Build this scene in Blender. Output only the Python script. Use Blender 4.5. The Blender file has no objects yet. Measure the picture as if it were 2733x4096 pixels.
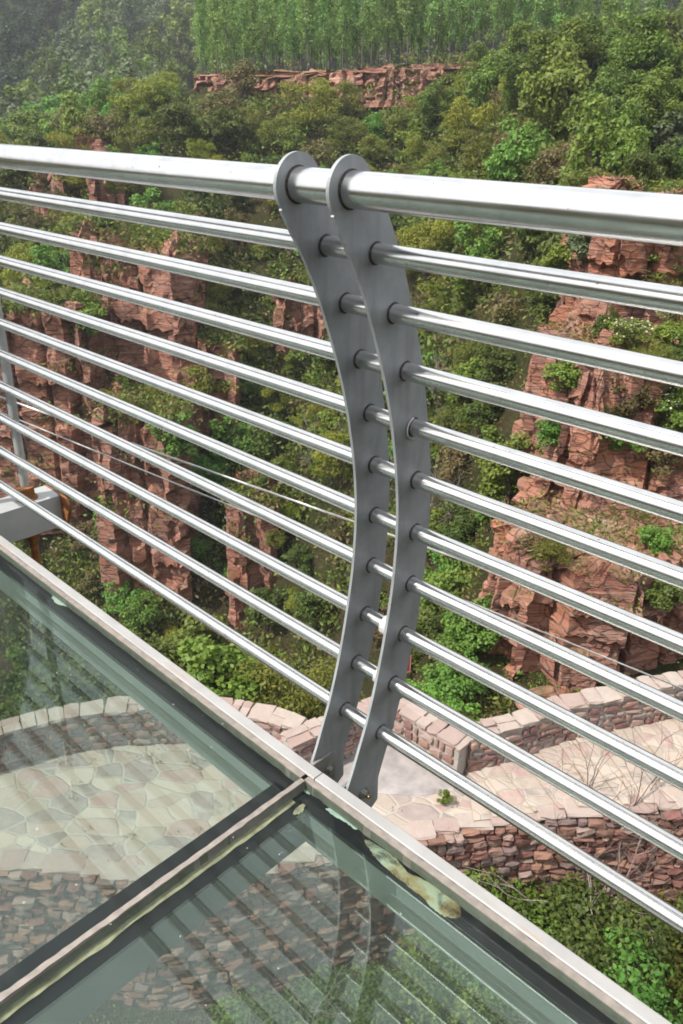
import bpy, math, random
import numpy as np
from mathutils import Vector, Matrix
from mathutils.bvhtree import BVHTree

rng = np.random.default_rng(7)
random.seed(7)
scene = bpy.context.scene
COL = scene.collection
rad = math.radians

# ------------------------------------------------------------------ camera
CAM_H, PITCH, ROLL, FPX = 1.2247, 0.45119, 0.03287, 3155.6      # focal in pixels of the 4096 high frame
cp, sp = math.cos(PITCH), math.sin(PITCH)
FW = np.array([0, cp, -sp]); R0 = np.array([1.0, 0, 0]); U0 = np.array([0, sp, cp])
RT = math.cos(ROLL) * R0 + math.sin(ROLL) * U0
UP = -math.sin(ROLL) * R0 + math.cos(ROLL) * U0
ORG = np.array([0, 0, CAM_H])
cam = bpy.data.cameras.new('camera'); camo = bpy.data.objects.new('camera', cam); COL.objects.link(camo)
cam.sensor_fit = 'VERTICAL'; cam.sensor_height = 36; cam.lens = FPX / 4096 * 36
cam.clip_start = 0.05; cam.clip_end = 3000
camo.matrix_world = Matrix(((RT[0], UP[0], -FW[0], 0), (RT[1], UP[1], -FW[1], 0), (RT[2], UP[2], -FW[2], CAM_H), (0, 0, 0, 1)))
scene.camera = camo

def ray(x, y):                       # photo point (1568 x 2350 scale) -> direction
    x, y = x / .5737, y / .5737
    return FW + RT * (x - 1366.5) / FPX - UP * (y - 2048) / FPX
def at(x, y, Y):                     # the point at forward distance Y
    d = ray(x, y); return ORG + d * (Y / d[1])
def atz(x, y, z):
    d = ray(x, y); return ORG + d * ((z - CAM_H) / d[2])
def proj(p):
    d = np.asarray(p, float) - ORG; zc = d @ FW
    if zc < .05: return None
    return (1366.5 + FPX * (d @ RT) / zc) * .5737, (2048 - FPX * (d @ UP) / zc) * .5737

# ------------------------------------------------------------------ objects
def props(o, label=None, cat=None, group=None, kind=None):
    if label: o['label'] = label
    if cat: o['category'] = cat
    if group: o['group'] = group
    if kind: o['kind'] = kind
    return o
def thing(name, label, cat, loc=(0, 0, 0), rz=0, group=None):
    o = bpy.data.objects.new(name, None); COL.objects.link(o)
    o.empty_display_size = .2; o.location = loc; o.rotation_euler = (0, 0, rz)
    return props(o, label, cat, group)
def link(name, me, parent=None, loc=(0, 0, 0), rot=(0, 0, 0)):
    o = bpy.data.objects.new(name, me); COL.objects.link(o)
    o.parent = parent; o.location = loc; o.rotation_euler = rot
    return o
class MB:
    def __init__(s): s.v = []; s.f = []; s.m = []; s.n = 0
    def add(s, v, f, mi=0):
        v = np.asarray(v, float).reshape(-1, 3)
        s.v.append(v); s.f += [tuple(int(i) + s.n for i in q) for q in f]; s.m += [mi] * len(f); s.n += len(v)
        return s
    def box(s, x0, x1, y0, y1, z0, z1, mi=0, c=0.0):
        if c <= 0:
            v = [(x, y, z) for z in (z0, z1) for y in (y0, y1) for x in (x0, x1)]
            return s.add(v, [(0, 2, 3, 1), (4, 5, 7, 6), (0, 1, 5, 4), (2, 6, 7, 3), (0, 4, 6, 2), (1, 3, 7, 5)], mi)
        # chamfered along x (profile in y,z)
        pr = [(y0 + c, z0), (y1 - c, z0), (y1, z0 + c), (y1, z1 - c), (y1 - c, z1), (y0 + c, z1), (y0, z1 - c), (y0, z0 + c)]
        v = [(x, a, b) for x in (x0, x1) for a, b in pr]
        f = [(i, (i + 1) % 8, 8 + (i + 1) % 8, 8 + i) for i in range(8)] + [tuple(range(7, -1, -1)), tuple(range(8, 16))]
        return s.add(v, f, mi)
    def tube(s, pts, radii, sides=8, mi=0, cap=True):
        pts = np.asarray(pts, float); n = len(pts)
        radii = np.full(n, radii) if np.isscalar(radii) else np.asarray(radii, float)
        tn = np.gradient(pts, axis=0); tn /= np.linalg.norm(tn, axis=1)[:, None] + 1e-12
        a = np.array([0, 0, 1.0]) if abs(tn[0][2]) < .9 else np.array([1.0, 0, 0])
        u = np.cross(tn[0], a); u /= np.linalg.norm(u)
        V = []
        ang = np.arange(sides) * 2 * math.pi / sides
        for i in range(n):
            u = u - tn[i] * (u @ tn[i]); u /= np.linalg.norm(u) + 1e-12
            w = np.cross(tn[i], u)
            V.append(pts[i] + radii[i] * (np.cos(ang)[:, None] * u + np.sin(ang)[:, None] * w))
        F = [(i * sides + j, i * sides + (j + 1) % sides, (i + 1) * sides + (j + 1) % sides, (i + 1) * sides + j) for i in range(n - 1) for j in range(sides)]
        if cap: F += [tuple(range(sides - 1, -1, -1)), tuple((n - 1) * sides + j for j in range(sides))]
        return s.add(np.concatenate(V), F, mi)
    def mesh(s, name, mats, smooth=False, sharp=None):
        me = bpy.data.meshes.new(name)
        me.from_pydata(np.concatenate(s.v).tolist(), [], s.f)
        for m in (mats if isinstance(mats, (list, tuple)) else [mats]): me.materials.append(m)
        me.polygons.foreach_set('material_index', s.m)
        me.polygons.foreach_set('use_smooth', [smooth] * len(s.f))
        me.update()
        if smooth and sharp: me.set_sharp_from_angle(angle=rad(sharp))
        return me
    def obj(s, name, mats, parent=None, loc=(0, 0, 0), rot=(0, 0, 0), smooth=False, sharp=35):
        return link(name, s.mesh(name, mats, smooth, sharp), parent, loc, rot)
def quads_mesh(name, V, mats, midx=None):          # V: (N,4,3) separate quads
    n = len(V); me = bpy.data.meshes.new(name)
    me.vertices.add(n * 4); me.vertices.foreach_set('co', V.reshape(-1).astype(np.float32))
    me.loops.add(n * 4); me.loops.foreach_set('vertex_index', np.arange(n * 4, dtype=np.int32))
    me.polygons.add(n); me.polygons.foreach_set('loop_start', np.arange(0, n * 4, 4, dtype=np.int32))
    for m in (mats if isinstance(mats, (list, tuple)) else [mats]): me.materials.append(m)
    if midx is not None: me.polygons.foreach_set('material_index', np.asarray(midx, dtype=np.int32))
    me.update(calc_edges=True); me.validate()
    return me

# ------------------------------------------------------------------ materials
class NT:
    def __init__(s, name):
        s.m = bpy.data.materials.new(name); s.m.use_nodes = True
        s.t = s.m.node_tree; s.t.nodes.clear()
        s.out = s.t.nodes.new('ShaderNodeOutputMaterial')
    def n(s, typ, ins=None, **attr):
        nd = s.t.nodes.new('ShaderNode' + typ)
        for k, v in attr.items(): setattr(nd, k, v)
        for k, v in (ins or {}).items():
            if hasattr(v, 'node'): s.t.links.new(v, nd.inputs[k])
            elif hasattr(v, 'nodes'): pass
            else:
                if isinstance(v, tuple) and len(v) == 3 and nd.inputs[k].type == 'RGBA': v = v + (1,)
                nd.inputs[k].default_value = v
        return nd
    def ramp(s, fac, stops, interp='LINEAR'):
        nd = s.n('ValToRGB', {'Fac': fac}); cr = nd.color_ramp; cr.interpolation = interp
        while len(cr.elements) < len(stops): cr.elements.new(.5)
        for e, (p, c) in zip(cr.elements, stops):
            e.position = p; e.color = (c if isinstance(c, tuple) else (c, c, c)) + (1,)
        return nd.outputs['Color']
    def mix(s, fac, a, b, bt='MIX'):
        nd = s.n('Mix', data_type='RGBA', blend_type=bt)
        for k, v in ((0, fac), (6, a), (7, b)):
            if hasattr(v, 'node'): s.t.links.new(v, nd.inputs[k])
            else: nd.inputs[k].default_value = (v + (1,)) if isinstance(v, tuple) and len(v) == 3 else v
        return nd.outputs[2]
    def math(s, op, a, b=0.0, c=0.0):
        nd = s.n('Math', operation=op)
        for k, v in ((0, a), (1, b), (2, c)):
            if hasattr(v, 'node'): s.t.links.new(v, nd.inputs[k])
            else: nd.inputs[k].default_value = v
        return nd.outputs[0]
    def coord(s, which='Object', scale=(1, 1, 1), loc=(0, 0, 0)):
        c = s.n('NewGeometry').outputs['Position'] if which == 'World' else s.n('TexCoord').outputs[which]
        return s.n('Mapping', {'Vector': c, 'Scale': scale, 'Location': loc}).outputs[0]
    def noise(s, vec, scale, detail=5, rough=.55, dist=0):
        return s.n('TexNoise', {'Vector': vec, 'Scale': scale, 'Detail': detail, 'Roughness': rough, 'Distortion': dist}).outputs['Fac']
    def bump(s, h, strength=.5, dist=.02, normal=None):
        ins = {'Height': h, 'Strength': strength, 'Distance': dist}
        if normal is not None: ins['Normal'] = normal
        return s.n('Bump', ins).outputs[0]
    def bsdf(s, **ins):
        names = {'col': 'Base Color', 'rough': 'Roughness', 'metal': 'Metallic', 'normal': 'Normal', 'spec': 'Specular IOR Level', 'coat': 'Coat Weight'}
        nd = s.n('BsdfPrincipled', {names[k]: v for k, v in ins.items()})
        return nd.outputs[0]
    def done(s, sh):
        s.t.links.new(sh, s.out.inputs['Surface']); return s.m

def m_steel(name='stainless_steel', base=.72, r0=.15, r1=.27):
    k = NT(name); v = k.coord('Object', (3, 60, 60)); v2 = k.coord('Object')
    a = k.noise(v, 3, 4); b = k.noise(v2, 22, 3); sp_ = k.noise(v2, 160, 1)
    c = k.ramp(b, [(.3, (base * .86,) * 3), (.62, (base, base, base * .985))])
    sm = k.noise(k.coord('Object', (1.2, 9, 9)), 5, 6, .7)
    c = k.mix(k.math('MULTIPLY', k.ramp(sm, [(.5, 0.0), (.72, 1.0)]), .45), c, (.47, .46, .44))
    speck = k.ramp(sp_, [(.755, 0.0), (.79, 1.0)])
    c = k.mix(speck, c, (.30, .17, .09))
    r = k.n('MapRange', {'Value': k.math('ADD', k.math('MULTIPLY', a, .6), k.math('MULTIPLY', sm, .4)), 'From Min': .3, 'From Max': .7, 'To Min': r0, 'To Max': r1}).outputs[0]
    return k.done(k.bsdf(col=c, metal=1.0, rough=r))
def m_galv():
    k = NT('galvanised_plate'); v = k.coord('Object'); vs = k.coord('Object', (14, 14, 1.6))
    a = k.noise(v, 14, 6, .65); st = k.noise(vs, 2, 5, .6); f = k.noise(v, 140, 3)
    c = k.ramp(a, [(.3, (.245, .265, .28)), (.7, (.35, .37, .38))])
    c = k.mix(k.math('MULTIPLY', k.ramp(st, [(.48, 0.0), (.74, 1.0)]), .55), c, (.15, .145, .14))
    rs = k.noise(k.coord('Object', (30, 30, 7)), 2.2, 6, .7); c = k.mix(k.math('MULTIPLY', k.ramp(rs, [(.66, 0.0), (.74, 1.0)]), .5), c, (.20, .12, .07))
    br_ = k.noise(k.coord('Object', (2, 160, 9)), 2.0, 3); c = k.mix(k.math('MULTIPLY', br_, .25), c, (.45, .46, .47))
    c = k.mix(k.math('MULTIPLY', k.ramp(f, [(.6, 0.0), (.8, 1.0)]), .25), c, (.4, .42, .43))
    return k.done(k.bsdf(col=c, metal=.35, rough=.52, normal=k.bump(f, .12, .002)))
def m_plain(name, col, rough=.6, metal=0.0, var=.15, sc=20, bump=.1):
    k = NT(name); v = k.coord('Object'); a = k.noise(v, sc, 5)
    d = tuple(x * (1 - var) for x in col); l = tuple(min(1, x * (1 + var)) for x in col)
    return k.done(k.bsdf(col=k.ramp(a, [(.3, d), (.7, l)]), rough=rough, metal=metal, normal=k.bump(a, bump, .003)))
def m_trim():
    k = NT('white_painted_trim'); v = k.coord('Object'); vl = k.coord('Object', (2.2, 26, 8))
    a = k.noise(v, 9, 4); r = k.noise(vl, 2.3, 4, .6); f = k.noise(v, 120, 3)
    c = k.ramp(a, [(.3, (.30, .295, .29)), (.7, (.38, .375, .37))])
    c = k.mix(k.math('MULTIPLY', k.ramp(r, [(.60, 0.0), (.72, 1.0)]), .75), c, (.42, .22, .09))
    c = k.mix(k.math('MULTIPLY', k.ramp(f, [(.68, 0.0), (.76, 1.0)]), .4), c, (.3, .24, .2))
    return k.done(k.bsdf(col=c, rough=.45, normal=k.bump(f, .1, .001)))
def m_rust():
    k = NT('rusty_steel'); v = k.coord('Object'); a = k.noise(v, 30, 6, .65)
    return k.done(k.bsdf(col=k.ramp(a, [(.25, (.07, .028, .012)), (.55, (.22, .085, .025)), (.8, (.36, .17, .06))]), rough=.85, normal=k.bump(a, .5, .003)))
def m_glass(name, base, grow, dusty):
    # one face of the laminated walking glass: tinted, mirror-like, with a film of dust on the upper side
    k = NT(name); g = k.n('NewGeometry')
    dt = k.n('VectorMath', {0: g.outputs['Normal'], 1: g.outputs['Incoming']}, operation='DOT_PRODUCT').outputs['Value']
    f5 = k.math('POWER', k.math('SUBTRACT', 1.0, k.math('ABSOLUTE', dt)), 4.0)
    fr = k.math('ADD', k.math('MULTIPLY', f5, grow), base)
    v = k.coord('Object'); sm = k.noise(v, 2.2, 6, .6, .6); sp_ = k.noise(v, 75, 1); dr = k.noise(k.coord('Object', (1, 1, 1), (3, 1, 0)), 9, 5, .7)
    tr = k.n('BsdfTransparent', {'Color': (.75, .81, .775)})
    gl = k.n('BsdfGlossy', {'Color': (.93, 1.0, .98), 'Roughness': .008, 'Normal': k.bump(k.noise(v, 1.3, 2), .03, .02)})
    m1 = k.n('MixShader', {0: fr, 1: tr.outputs[0], 2: gl.outputs[0]}).outputs[0]
    if not dusty:
        du = k.n('BsdfDiffuse', {'Color': (.42, .45, .43)})
        m1 = k.n('MixShader', {0: k.ramp(k.noise(v, 1.7, 6, .62, .5), [(.35, .008), (.68, .06)]), 1: m1, 2: du.outputs[0]}).outputs[0]
    if dusty:
        du = k.n('BsdfDiffuse', {'Color': (.50, .54, .51)})
        film = k.math('ADD', k.math('MULTIPLY', k.ramp(sm, [(.35, .004), (.7, .03)]), .7), k.math('MULTIPLY', k.ramp(sp_, [(.785, 0.0), (.80, 1.0)]), .4))
        film = k.math('ADD', film, k.math('MULTIPLY', k.ramp(dr, [(.55, 0.0), (.8, 1.0)]), .03))
        m1 = k.n('MixShader', {0: film, 1: m1, 2: du.outputs[0]}).outputs[0]
    return k.done(m1)
def m_rock(name, warm=1.0, sc=1.0, light=1.0, ):
    k = NT(name); v = k.coord('World', (sc, sc, sc))
    vz = k.coord('World', (.35 * sc, .35 * sc, 5.5 * sc)); vj = k.coord('World', (2.2 * sc, 2.2 * sc, .35 * sc))
    band = k.noise(vz, 1.3, 6, .62, .35); big = k.noise(v, .35, 4); med = k.noise(v, 2.1, 6, .6); fine = k.noise(v, 14, 5, .65); jn = k.noise(vj, 1.2, 4)
    L = light
    c = k.ramp(band, [(.28, (.13 * L, .062 * L, .05 * L)), (.45, (.27 * L, .125 * L, .093 * L)), (.58, (.37 * L, .205 * L, .155 * L)), (.75, (.47 * L, .32 * L, .265 * L))])
    c = k.mix(k.math('MULTIPLY', k.ramp(big, [(.42, 0.0), (.6, 1.0)]), .55 * warm), c, (.38 * L, .15 * L, .08 * L))
    c = k.mix(k.math('MULTIPLY', k.ramp(med, [(.5, 0.0), (.72, 1.0)]), .5), c, (.30 * L, .235 * L, .205 * L))
    c = k.mix(k.math('MULTIPLY', k.ramp(jn, [(.62, 0.0), (.70, 1.0)]), .65), c, (.075, .05, .042))
    wv = k.n('VectorMath', {0: v, 1: k.n('VectorMath', {0: k.n('TexNoise', {'Vector': v, 'Scale': 1.6, 'Detail': 4.0}).outputs['Color'], 1: (.5, .5, .35)}, operation='MULTIPLY').outputs[0]}, operation='ADD').outputs[0]
    ck = k.n('TexVoronoi', {'Vector': k.n('Mapping', {'Vector': wv, 'Scale': (.9, .9, 2.1)}).outputs[0], 'Scale': 1.05}, feature='DISTANCE_TO_EDGE').outputs['Distance']
    cl = k.ramp(ck, [(.0, 0.0), (.05, 1.0)]); lay = k.noise(k.coord('World', (.5 * sc, .5 * sc, 16 * sc)), 1.0, 3, .5, .25)
    c = k.mix(k.math('MULTIPLY', k.ramp(lay, [(.60, 0.0), (.68, 1.0)]), .6), c, (.07, .042, .036))
    c = k.mix(k.math('MULTIPLY', k.math('SUBTRACT', 1.0, cl), .55), c, (.06, .04, .034))
    c = k.mix(k.math('MULTIPLY', fine, .45), c, (.10, .06, .05), 'MULTIPLY')
    up = k.n('SeparateXYZ', {0: k.n('NewGeometry').outputs['Normal']}).outputs['Z']
    moss = k.math('MULTIPLY', k.ramp(up, [(.45, 0.0), (.8, 1.0)]), k.ramp(k.noise(v, 1.1, 5), [(.42, 0.0), (.6, 1.0)]))
    c = k.mix(k.math('MULTIPLY', moss, .7), c, (.115, .095, .04))
    b = k.bump(band, .8, .12, k.bump(cl, .6, .10, k.bump(lay, .6, .05, k.bump(fine, .6, .05))))
    return k.done(k.bsdf(col=c, rough=.9, spec=.2, normal=b))
def m_stones(name, cols, bump=.5, dust=.25):
    k = NT(name); r = k.n('NewGeometry').outputs['Random Per Island']; v = k.coord('World')
    n_ = len(cols); c = k.ramp(r, [(i / n_, cc) for i, cc in enumerate(cols)], 'CONSTANT')
    a = k.noise(v, 9, 6, .6); f = k.noise(v, 45, 5, .6); bd = k.noise(k.coord('World', (2, 2, 14)), 3, 4)
    c = k.mix(k.math('MULTIPLY', k.ramp(a, [(.35, 0.0), (.75, 1.0)]), dust), c, (.37, .31, .28))
    c = k.mix(k.math('MULTIPLY', bd, .35), c, (.35, .25, .22), 'MULTIPLY')
    c = k.mix(k.math('MULTIPLY', f, .5), c, (.5, .45, .42), 'MULTIPLY')
    return k.done(k.bsdf(col=c, rough=.88, spec=.25, normal=k.bump(f, bump, .012, k.bump(a, .4, .03))))
def m_flags(name='flagstone_paving', scale=2.1, blend=.45):
    k = NT(name); w = k.n('VectorMath', {0: k.coord('World'), 1: (.0, .0, .0)}, operation='ADD').outputs[0]
    nz = k.n('TexNoise', {'Vector': w, 'Scale': 2.2, 'Detail': 3.0}).outputs['Color']
    ds = k.n('VectorMath', {0: w, 1: k.n('VectorMath', {0: nz, 1: (.16, .16, 0)}, operation='MULTIPLY').outputs[0]}, operation='ADD').outputs[0]
    ds = k.n('Mapping', {'Vector': ds, 'Scale': (.9, 1.25, 0.0), 'Rotation': (0, 0, .5)}).outputs[0]
    v1 = k.n('TexVoronoi', {'Vector': ds, 'Scale': scale, 'Randomness': 1.0}, feature='F1')
    ve = k.n('TexVoronoi', {'Vector': ds, 'Scale': scale, 'Randomness': 1.0}, feature='DISTANCE_TO_EDGE').outputs['Distance']
    rnd = k.n('SeparateColor', {0: v1.outputs['Color']}).outputs[0]
    c = k.ramp(rnd, [(0, (0.378, 0.301, 0.258)), (.16, (0.284, 0.232, 0.219)), (.3, (0.430, 0.353, 0.292)), (.45, (0.361, 0.249, 0.224)), (.6, (0.249, 0.215, 0.202)), (.72, (0.447, 0.387, 0.327)), (.86, (0.344, 0.292, 0.241))], 'CONSTANT')
    a = k.noise(w, 6, 6, .6); f = k.noise(w, 40, 5, .6)
    c = k.mix(k.math('MULTIPLY', k.ramp(a, [(.35, 0.0), (.7, 1.0)]), blend), c, (0.430, 0.370, 0.318))
    c = k.mix(k.math('MULTIPLY', f, .4), c, (0.430, 0.387, 0.344), 'MULTIPLY')
    e = k.ramp(ve, [(.018, 1.0), (.045, 0.0)])
    c = k.mix(k.math('MULTIPLY', e, .85), c, (0.344, 0.310, 0.267))
    h = k.math('ADD', k.math('MULTIPLY', k.ramp(ve, [(.01, 0.0), (.06, 1.0)]), 1.0), k.math('MULTIPLY', f, .3))
    return k.done(k.bsdf(col=c, rough=.9, spec=.2, normal=k.bump(h, .6, .02)))
def m_ground():
    k = NT('earth_and_dry_grass'); v = k.coord('World')
    a = k.noise(v, .16, 5); b = k.noise(v, .9, 6, .6); f = k.noise(v, 6, 6, .65); g = k.noise(v, 28, 4, .7)
    c = k.ramp(b, [(.3, (.07, .045, .03)), (.5, (.13, .08, .05)), (.7, (.20, .13, .09))])
    c = k.mix(k.ramp(f, [(.42, 0.0), (.58, 1.0)]), c, (.085, .085, .032))
    c = k.mix(k.math('MULTIPLY', k.ramp(a, [(.38, 0.0), (.6, 1.0)]), .8), c, (.055, .07, .022))
    y = k.n('SeparateXYZ', {0: v}).outputs['Y']
    far = k.n('MapRange', {'Value': y, 'From Min': 95.0, 'From Max': 140.0}, clamp=True).outputs[0]
    c = k.mix(far, c, k.ramp(b, [(.3, (.02, .036, .018)), (.7, (.055, .08, .035))]))
    c = k.mix(k.math('MULTIPLY', g, .5), c, (.35, .33, .3), 'MULTIPLY')
    return k.done(k.bsdf(col=c, rough=.95, spec=.1, normal=k.bump(f, 1.0, .4, k.bump(g, .8, .15))))
def m_leaf(name, cols, trans=.35, ov=.16):
    k = NT(name); r = k.n('NewGeometry').outputs['Random Per Island']; o = k.n('ObjectInfo').outputs['Random']
    n_ = len(cols); c = k.ramp(r, [(i / max(1, n_ - 1), cc) for i, cc in enumerate(cols)])
    hs = k.n('HueSaturation', {'Color': c, 'Hue': k.n('MapRange', {'Value': o, 'To Min': .5 - ov * .12, 'To Max': .5 + ov * .12}).outputs[0],
             'Value': k.n('MapRange', {'Value': k.math('FRACT', k.math('MULTIPLY', o, 7.3)), 'To Min': 1 - ov, 'To Max': 1 + ov}).outputs[0]})
    d = k.bsdf(col=hs.outputs[0], rough=.55, spec=.3)
    t = k.n('BsdfTranslucent', {'Color': k.mix(.5, hs.outputs[0], (.12, .17, .02))})
    return k.done(k.n('MixShader', {0: trans, 1: d, 2: t.outputs[0]}).outputs[0])
def m_bark(name, a, b):
    k = NT(name); n_ = k.noise(k.coord('World', (9, 9, 2)), 3, 5)
    return k.done(k.bsdf(col=k.ramp(n_, [(.3, a), (.7, b)]), rough=.9, spec=.2))

STEEL = m_steel(); GALV = m_galv(); TRIM = m_trim(); RUST = m_rust(); GLASS = [m_glass('glass_upper_face', .009, .45, True), m_glass('glass_lower_face', .125, .78, False)]
DULLSTEEL = m_plain('dull_zinc', (.42, .43, .42), .42, .9, .2, 60, .2)
SEAL = m_plain('old_cream_sealant', (.235, .205, .18), .75, 0, .22, 45, .4)
GASKET = m_plain('black_rubber_gasket', (.006, .0065, .009), .3, 0, .3, 30, .1)
BEAMP = m_plain('grey_green_beam_paint', (.30, .32, .31), .55, 0, .12, 8, .15)
YSEAL = m_plain('yellowed_silicone', (.34, .31, .20), .5, 0, .45, 34, .3)
WPAINT = m_plain('weathered_white_paint', (.33, .335, .33), .5, 0, .12, 10, .1)
MORTAR = m_plain('mortar', (.33, .30, .275), .95, 0, .2, 12, .6)
CONC = m_plain('grey_concrete', (.28, .255, .245), .92, 0, .3, 3, .8)
ROCK = m_rock('red_sandstone', .8, 1.0, 1.2); ROCKN = m_rock('red_sandstone_close', 1.2, 1.5, 1.32); ROCKF = m_rock('red_sandstone_dull', .45, .8, 1.15)
GROUND = m_ground(); FLAGS = m_flags(); STEPM = m_flags('pale_step_stone', 2.9, .9)
RUBBLE = m_stones('red_rubble_stone', [(0.224, 0.103, 0.086), (0.292, 0.181, 0.146), (0.172, 0.073, 0.060), (0.344, 0.249, 0.215), (0.258, 0.138, 0.103), (0.206, 0.146, 0.138), (0.318, 0.172, 0.120)], .6, .22)
WALLST = m_stones('masonry_stone', [(.30, .17, .145), (.38, .27, .235), (.24, .13, .125), (.42, .33, .29), (.34, .20, .16), (.27, .23, .225), (.40, .26, .20)], .5, .3)
CAPST = m_stones('pale_pink_cap_stone', [(0.390, 0.304, 0.273), (0.429, 0.359, 0.320), (0.367, 0.273, 0.242), (0.437, 0.382, 0.335), (0.398, 0.328, 0.289)], .4, .35)
BARK = m_bark('grey_brown_bark', (.05, .038, .028), (.12, .095, .075)); PBARK = m_bark('poplar_bark', (.07, .058, .048), (.17, .15, .13))
TWIG = m_bark('pale_grey_twig', (.16, .13, .115), (.30, .255, .23)); DTWIG = m_bark('brown_twig', (.075, .05, .042), (.15, .105, .09))
RED = m_plain('red_sign_paint', (.34, .035, .03), .5, 0, .1, 8, .05); LRED = m_plain('pale_red_paint', (.55, .16, .12), .5, 0, .1, 8, .05)
OFFW = m_plain('off_white_paint', (.62, .58, .56), .6, 0, .08, 8, .05); BLACKT = m_plain('black_tarpaulin', (.012, .012, .013), .6, 0, .2, 6, .5)
LEAF = {
 'tree': m_leaf('broad_tree_leaves', [(0.072, 0.118, 0.020), (0.120, 0.174, 0.028), (0.180, 0.224, 0.040)]),
 'dark': m_leaf('dark_green_leaves', [(0.048, 0.076, 0.017), (0.078, 0.115, 0.021), (0.120, 0.157, 0.028)]),
 'mid': m_leaf('green_leaves', [(0.092, 0.144, 0.021), (0.136, 0.200, 0.028), (0.186, 0.246, 0.038)]),
 'bright': m_leaf('fresh_green_leaves', [(0.082, 0.186, 0.025), (0.121, 0.255, 0.037), (0.170, 0.300, 0.056)]),
 'olive': m_leaf('olive_leaves', [(0.099, 0.117, 0.018), (0.149, 0.163, 0.025), (0.199, 0.207, 0.037)]),
 'yellow': m_leaf('yellow_green_leaves', [(0.142, 0.172, 0.018), (0.213, 0.235, 0.022), (0.284, 0.283, 0.037)]),
 'brown': m_leaf('brownish_sparse_leaves', [(0.121, 0.083, 0.041), (0.163, 0.124, 0.050), (0.142, 0.138, 0.044)]),
 'grey': m_leaf('grey_green_leaves', [(.085, .12, .055), (.13, .17, .08), (.18, .215, .115)]),
 'pop': m_leaf('poplar_leaves', [(.17, .31, .07), (.22, .37, .09), (.28, .43, .15)], .5),
 'blue': m_leaf('blue_green_needles', [(.016, .034, .022), (.026, .048, .03), (.04, .066, .04)]),
 'dry': m_leaf('dry_grass_blades', [(.17, .115, .055), (.23, .165, .085), (.12, .10, .035)]),
}
FLOWER = m_leaf('cream_blossom', [(.42, .43, .28), (.58, .58, .42)], .2, .05)

# ------------------------------------------------------------------ glass deck
ANG_L, ANG_R = -0.7472120, -0.7347401
P_L = np.array([-0.079017, 1.253883, 0]); P_R = np.array([-0.001283, 1.184031, 0])
def fr(a): return np.array([math.cos(a), math.sin(a), 0]), np.array([-math.sin(a), math.cos(a), 0])
TL, NL = fr(ANG_L); TR, NR = fr(ANG_R)
LEFT = dict(loc=tuple(P_L), rz=ANG_L); RIGHT = dict(loc=tuple(P_R), rz=ANG_R)
def wl(s, o, z=0.0): return P_L + TL * s + NL * o + np.array([0, 0, z])
def wr(s, o, z=0.0): return P_R + TR * s + NR * o + np.array([0, 0, z])
GZ0, GZ1 = -.003, -.027
def rough_strip(x0, x1, o0, o1, z, h, n, amp, sd):      # a hand-run strip of sealant, slightly wavy
    r = np.random.default_rng(sd); xs = np.linspace(x0, x1, n); mb = MB(); V = []
    for x in xs:
        a = r.normal(0, amp); b = r.normal(0, amp); c = abs(r.normal(0, amp * .6))
        V += [(x, o0 + a, z - h), (x, o0 + a, z), (x, (o0 + o1) / 2, z + c), (x, o1 + b, z), (x, o1 + b, z - h)]
    F = []
    for i in range(n - 1):
        for j in range(4): F.append((i * 5 + j, (i + 1) * 5 + j, (i + 1) * 5 + j + 1, i * 5 + j + 1))
    return mb.add(V, F)
def blob(pts, z, h, n=5, sd=0):                         # a smeared lump with a domed top from an outline
    r = np.random.default_rng(sd); P = np.array(pts, float); m = 8; Q = []
    for i in range(len(P)):
        p0, p1, p2, p3 = P[i - 1], P[i], P[(i + 1) % len(P)], P[(i + 2) % len(P)]
        for t in np.arange(m) / m:
            Q.append(.5 * (2 * p1 + (p2 - p0) * t + (2 * p0 - 5 * p1 + 4 * p2 - p3) * t * t + (3 * p1 - p0 - 3 * p2 + p3) * t ** 3))
    Q = np.array(Q) + r.normal(0, .0012, (len(Q), 2)); c = Q.mean(0); V = []; k = len(Q)
    for i in range(n):
        f = 1 - i / n; zz = z + h * (1 - f ** 2)
        V += [(*(c + (q - c) * f), zz) for q in Q]
    V.append((*c, z + h)); F = [(i * k + j, i * k + (j + 1) % k, (i + 1) * k + (j + 1) % k, (i + 1) * k + j) for i in range(n - 1) for j in range(k)]
    F += [((n - 1) * k + j, (n - 1) * k + (j + 1) % k, n * k) for j in range(k)]
    return MB().add(V, F)
def deck_panel(name, label, base, x0, x1, cuts):
    t = thing(name, label, 'glass panel', base['loc'], base['rz'], 'glass floor panels of the deck')
    mb = MB().box(x0, x1, -2.3, .0015, GZ1, GZ0); mb.m[0] = 1; mb.obj('glass_sheet', GLASS, t)
    rough_strip(x0, x1, .0025, .0165, -.0015, .03, 160, .0006, 3).obj('edge_sealant', SEAL, t, smooth=True)
    return t
gl_far = deck_panel('glass_panel', 'greenish glass floor panel on the far side of the seam, over the flagstone terrace', LEFT, -3.4, .0135, 0)
gl_near = deck_panel('glass_panel', 'greenish glass floor panel nearest the viewer with a milky yellow stain along its edge', RIGHT, -.0815, 2.2, 0)
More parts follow.
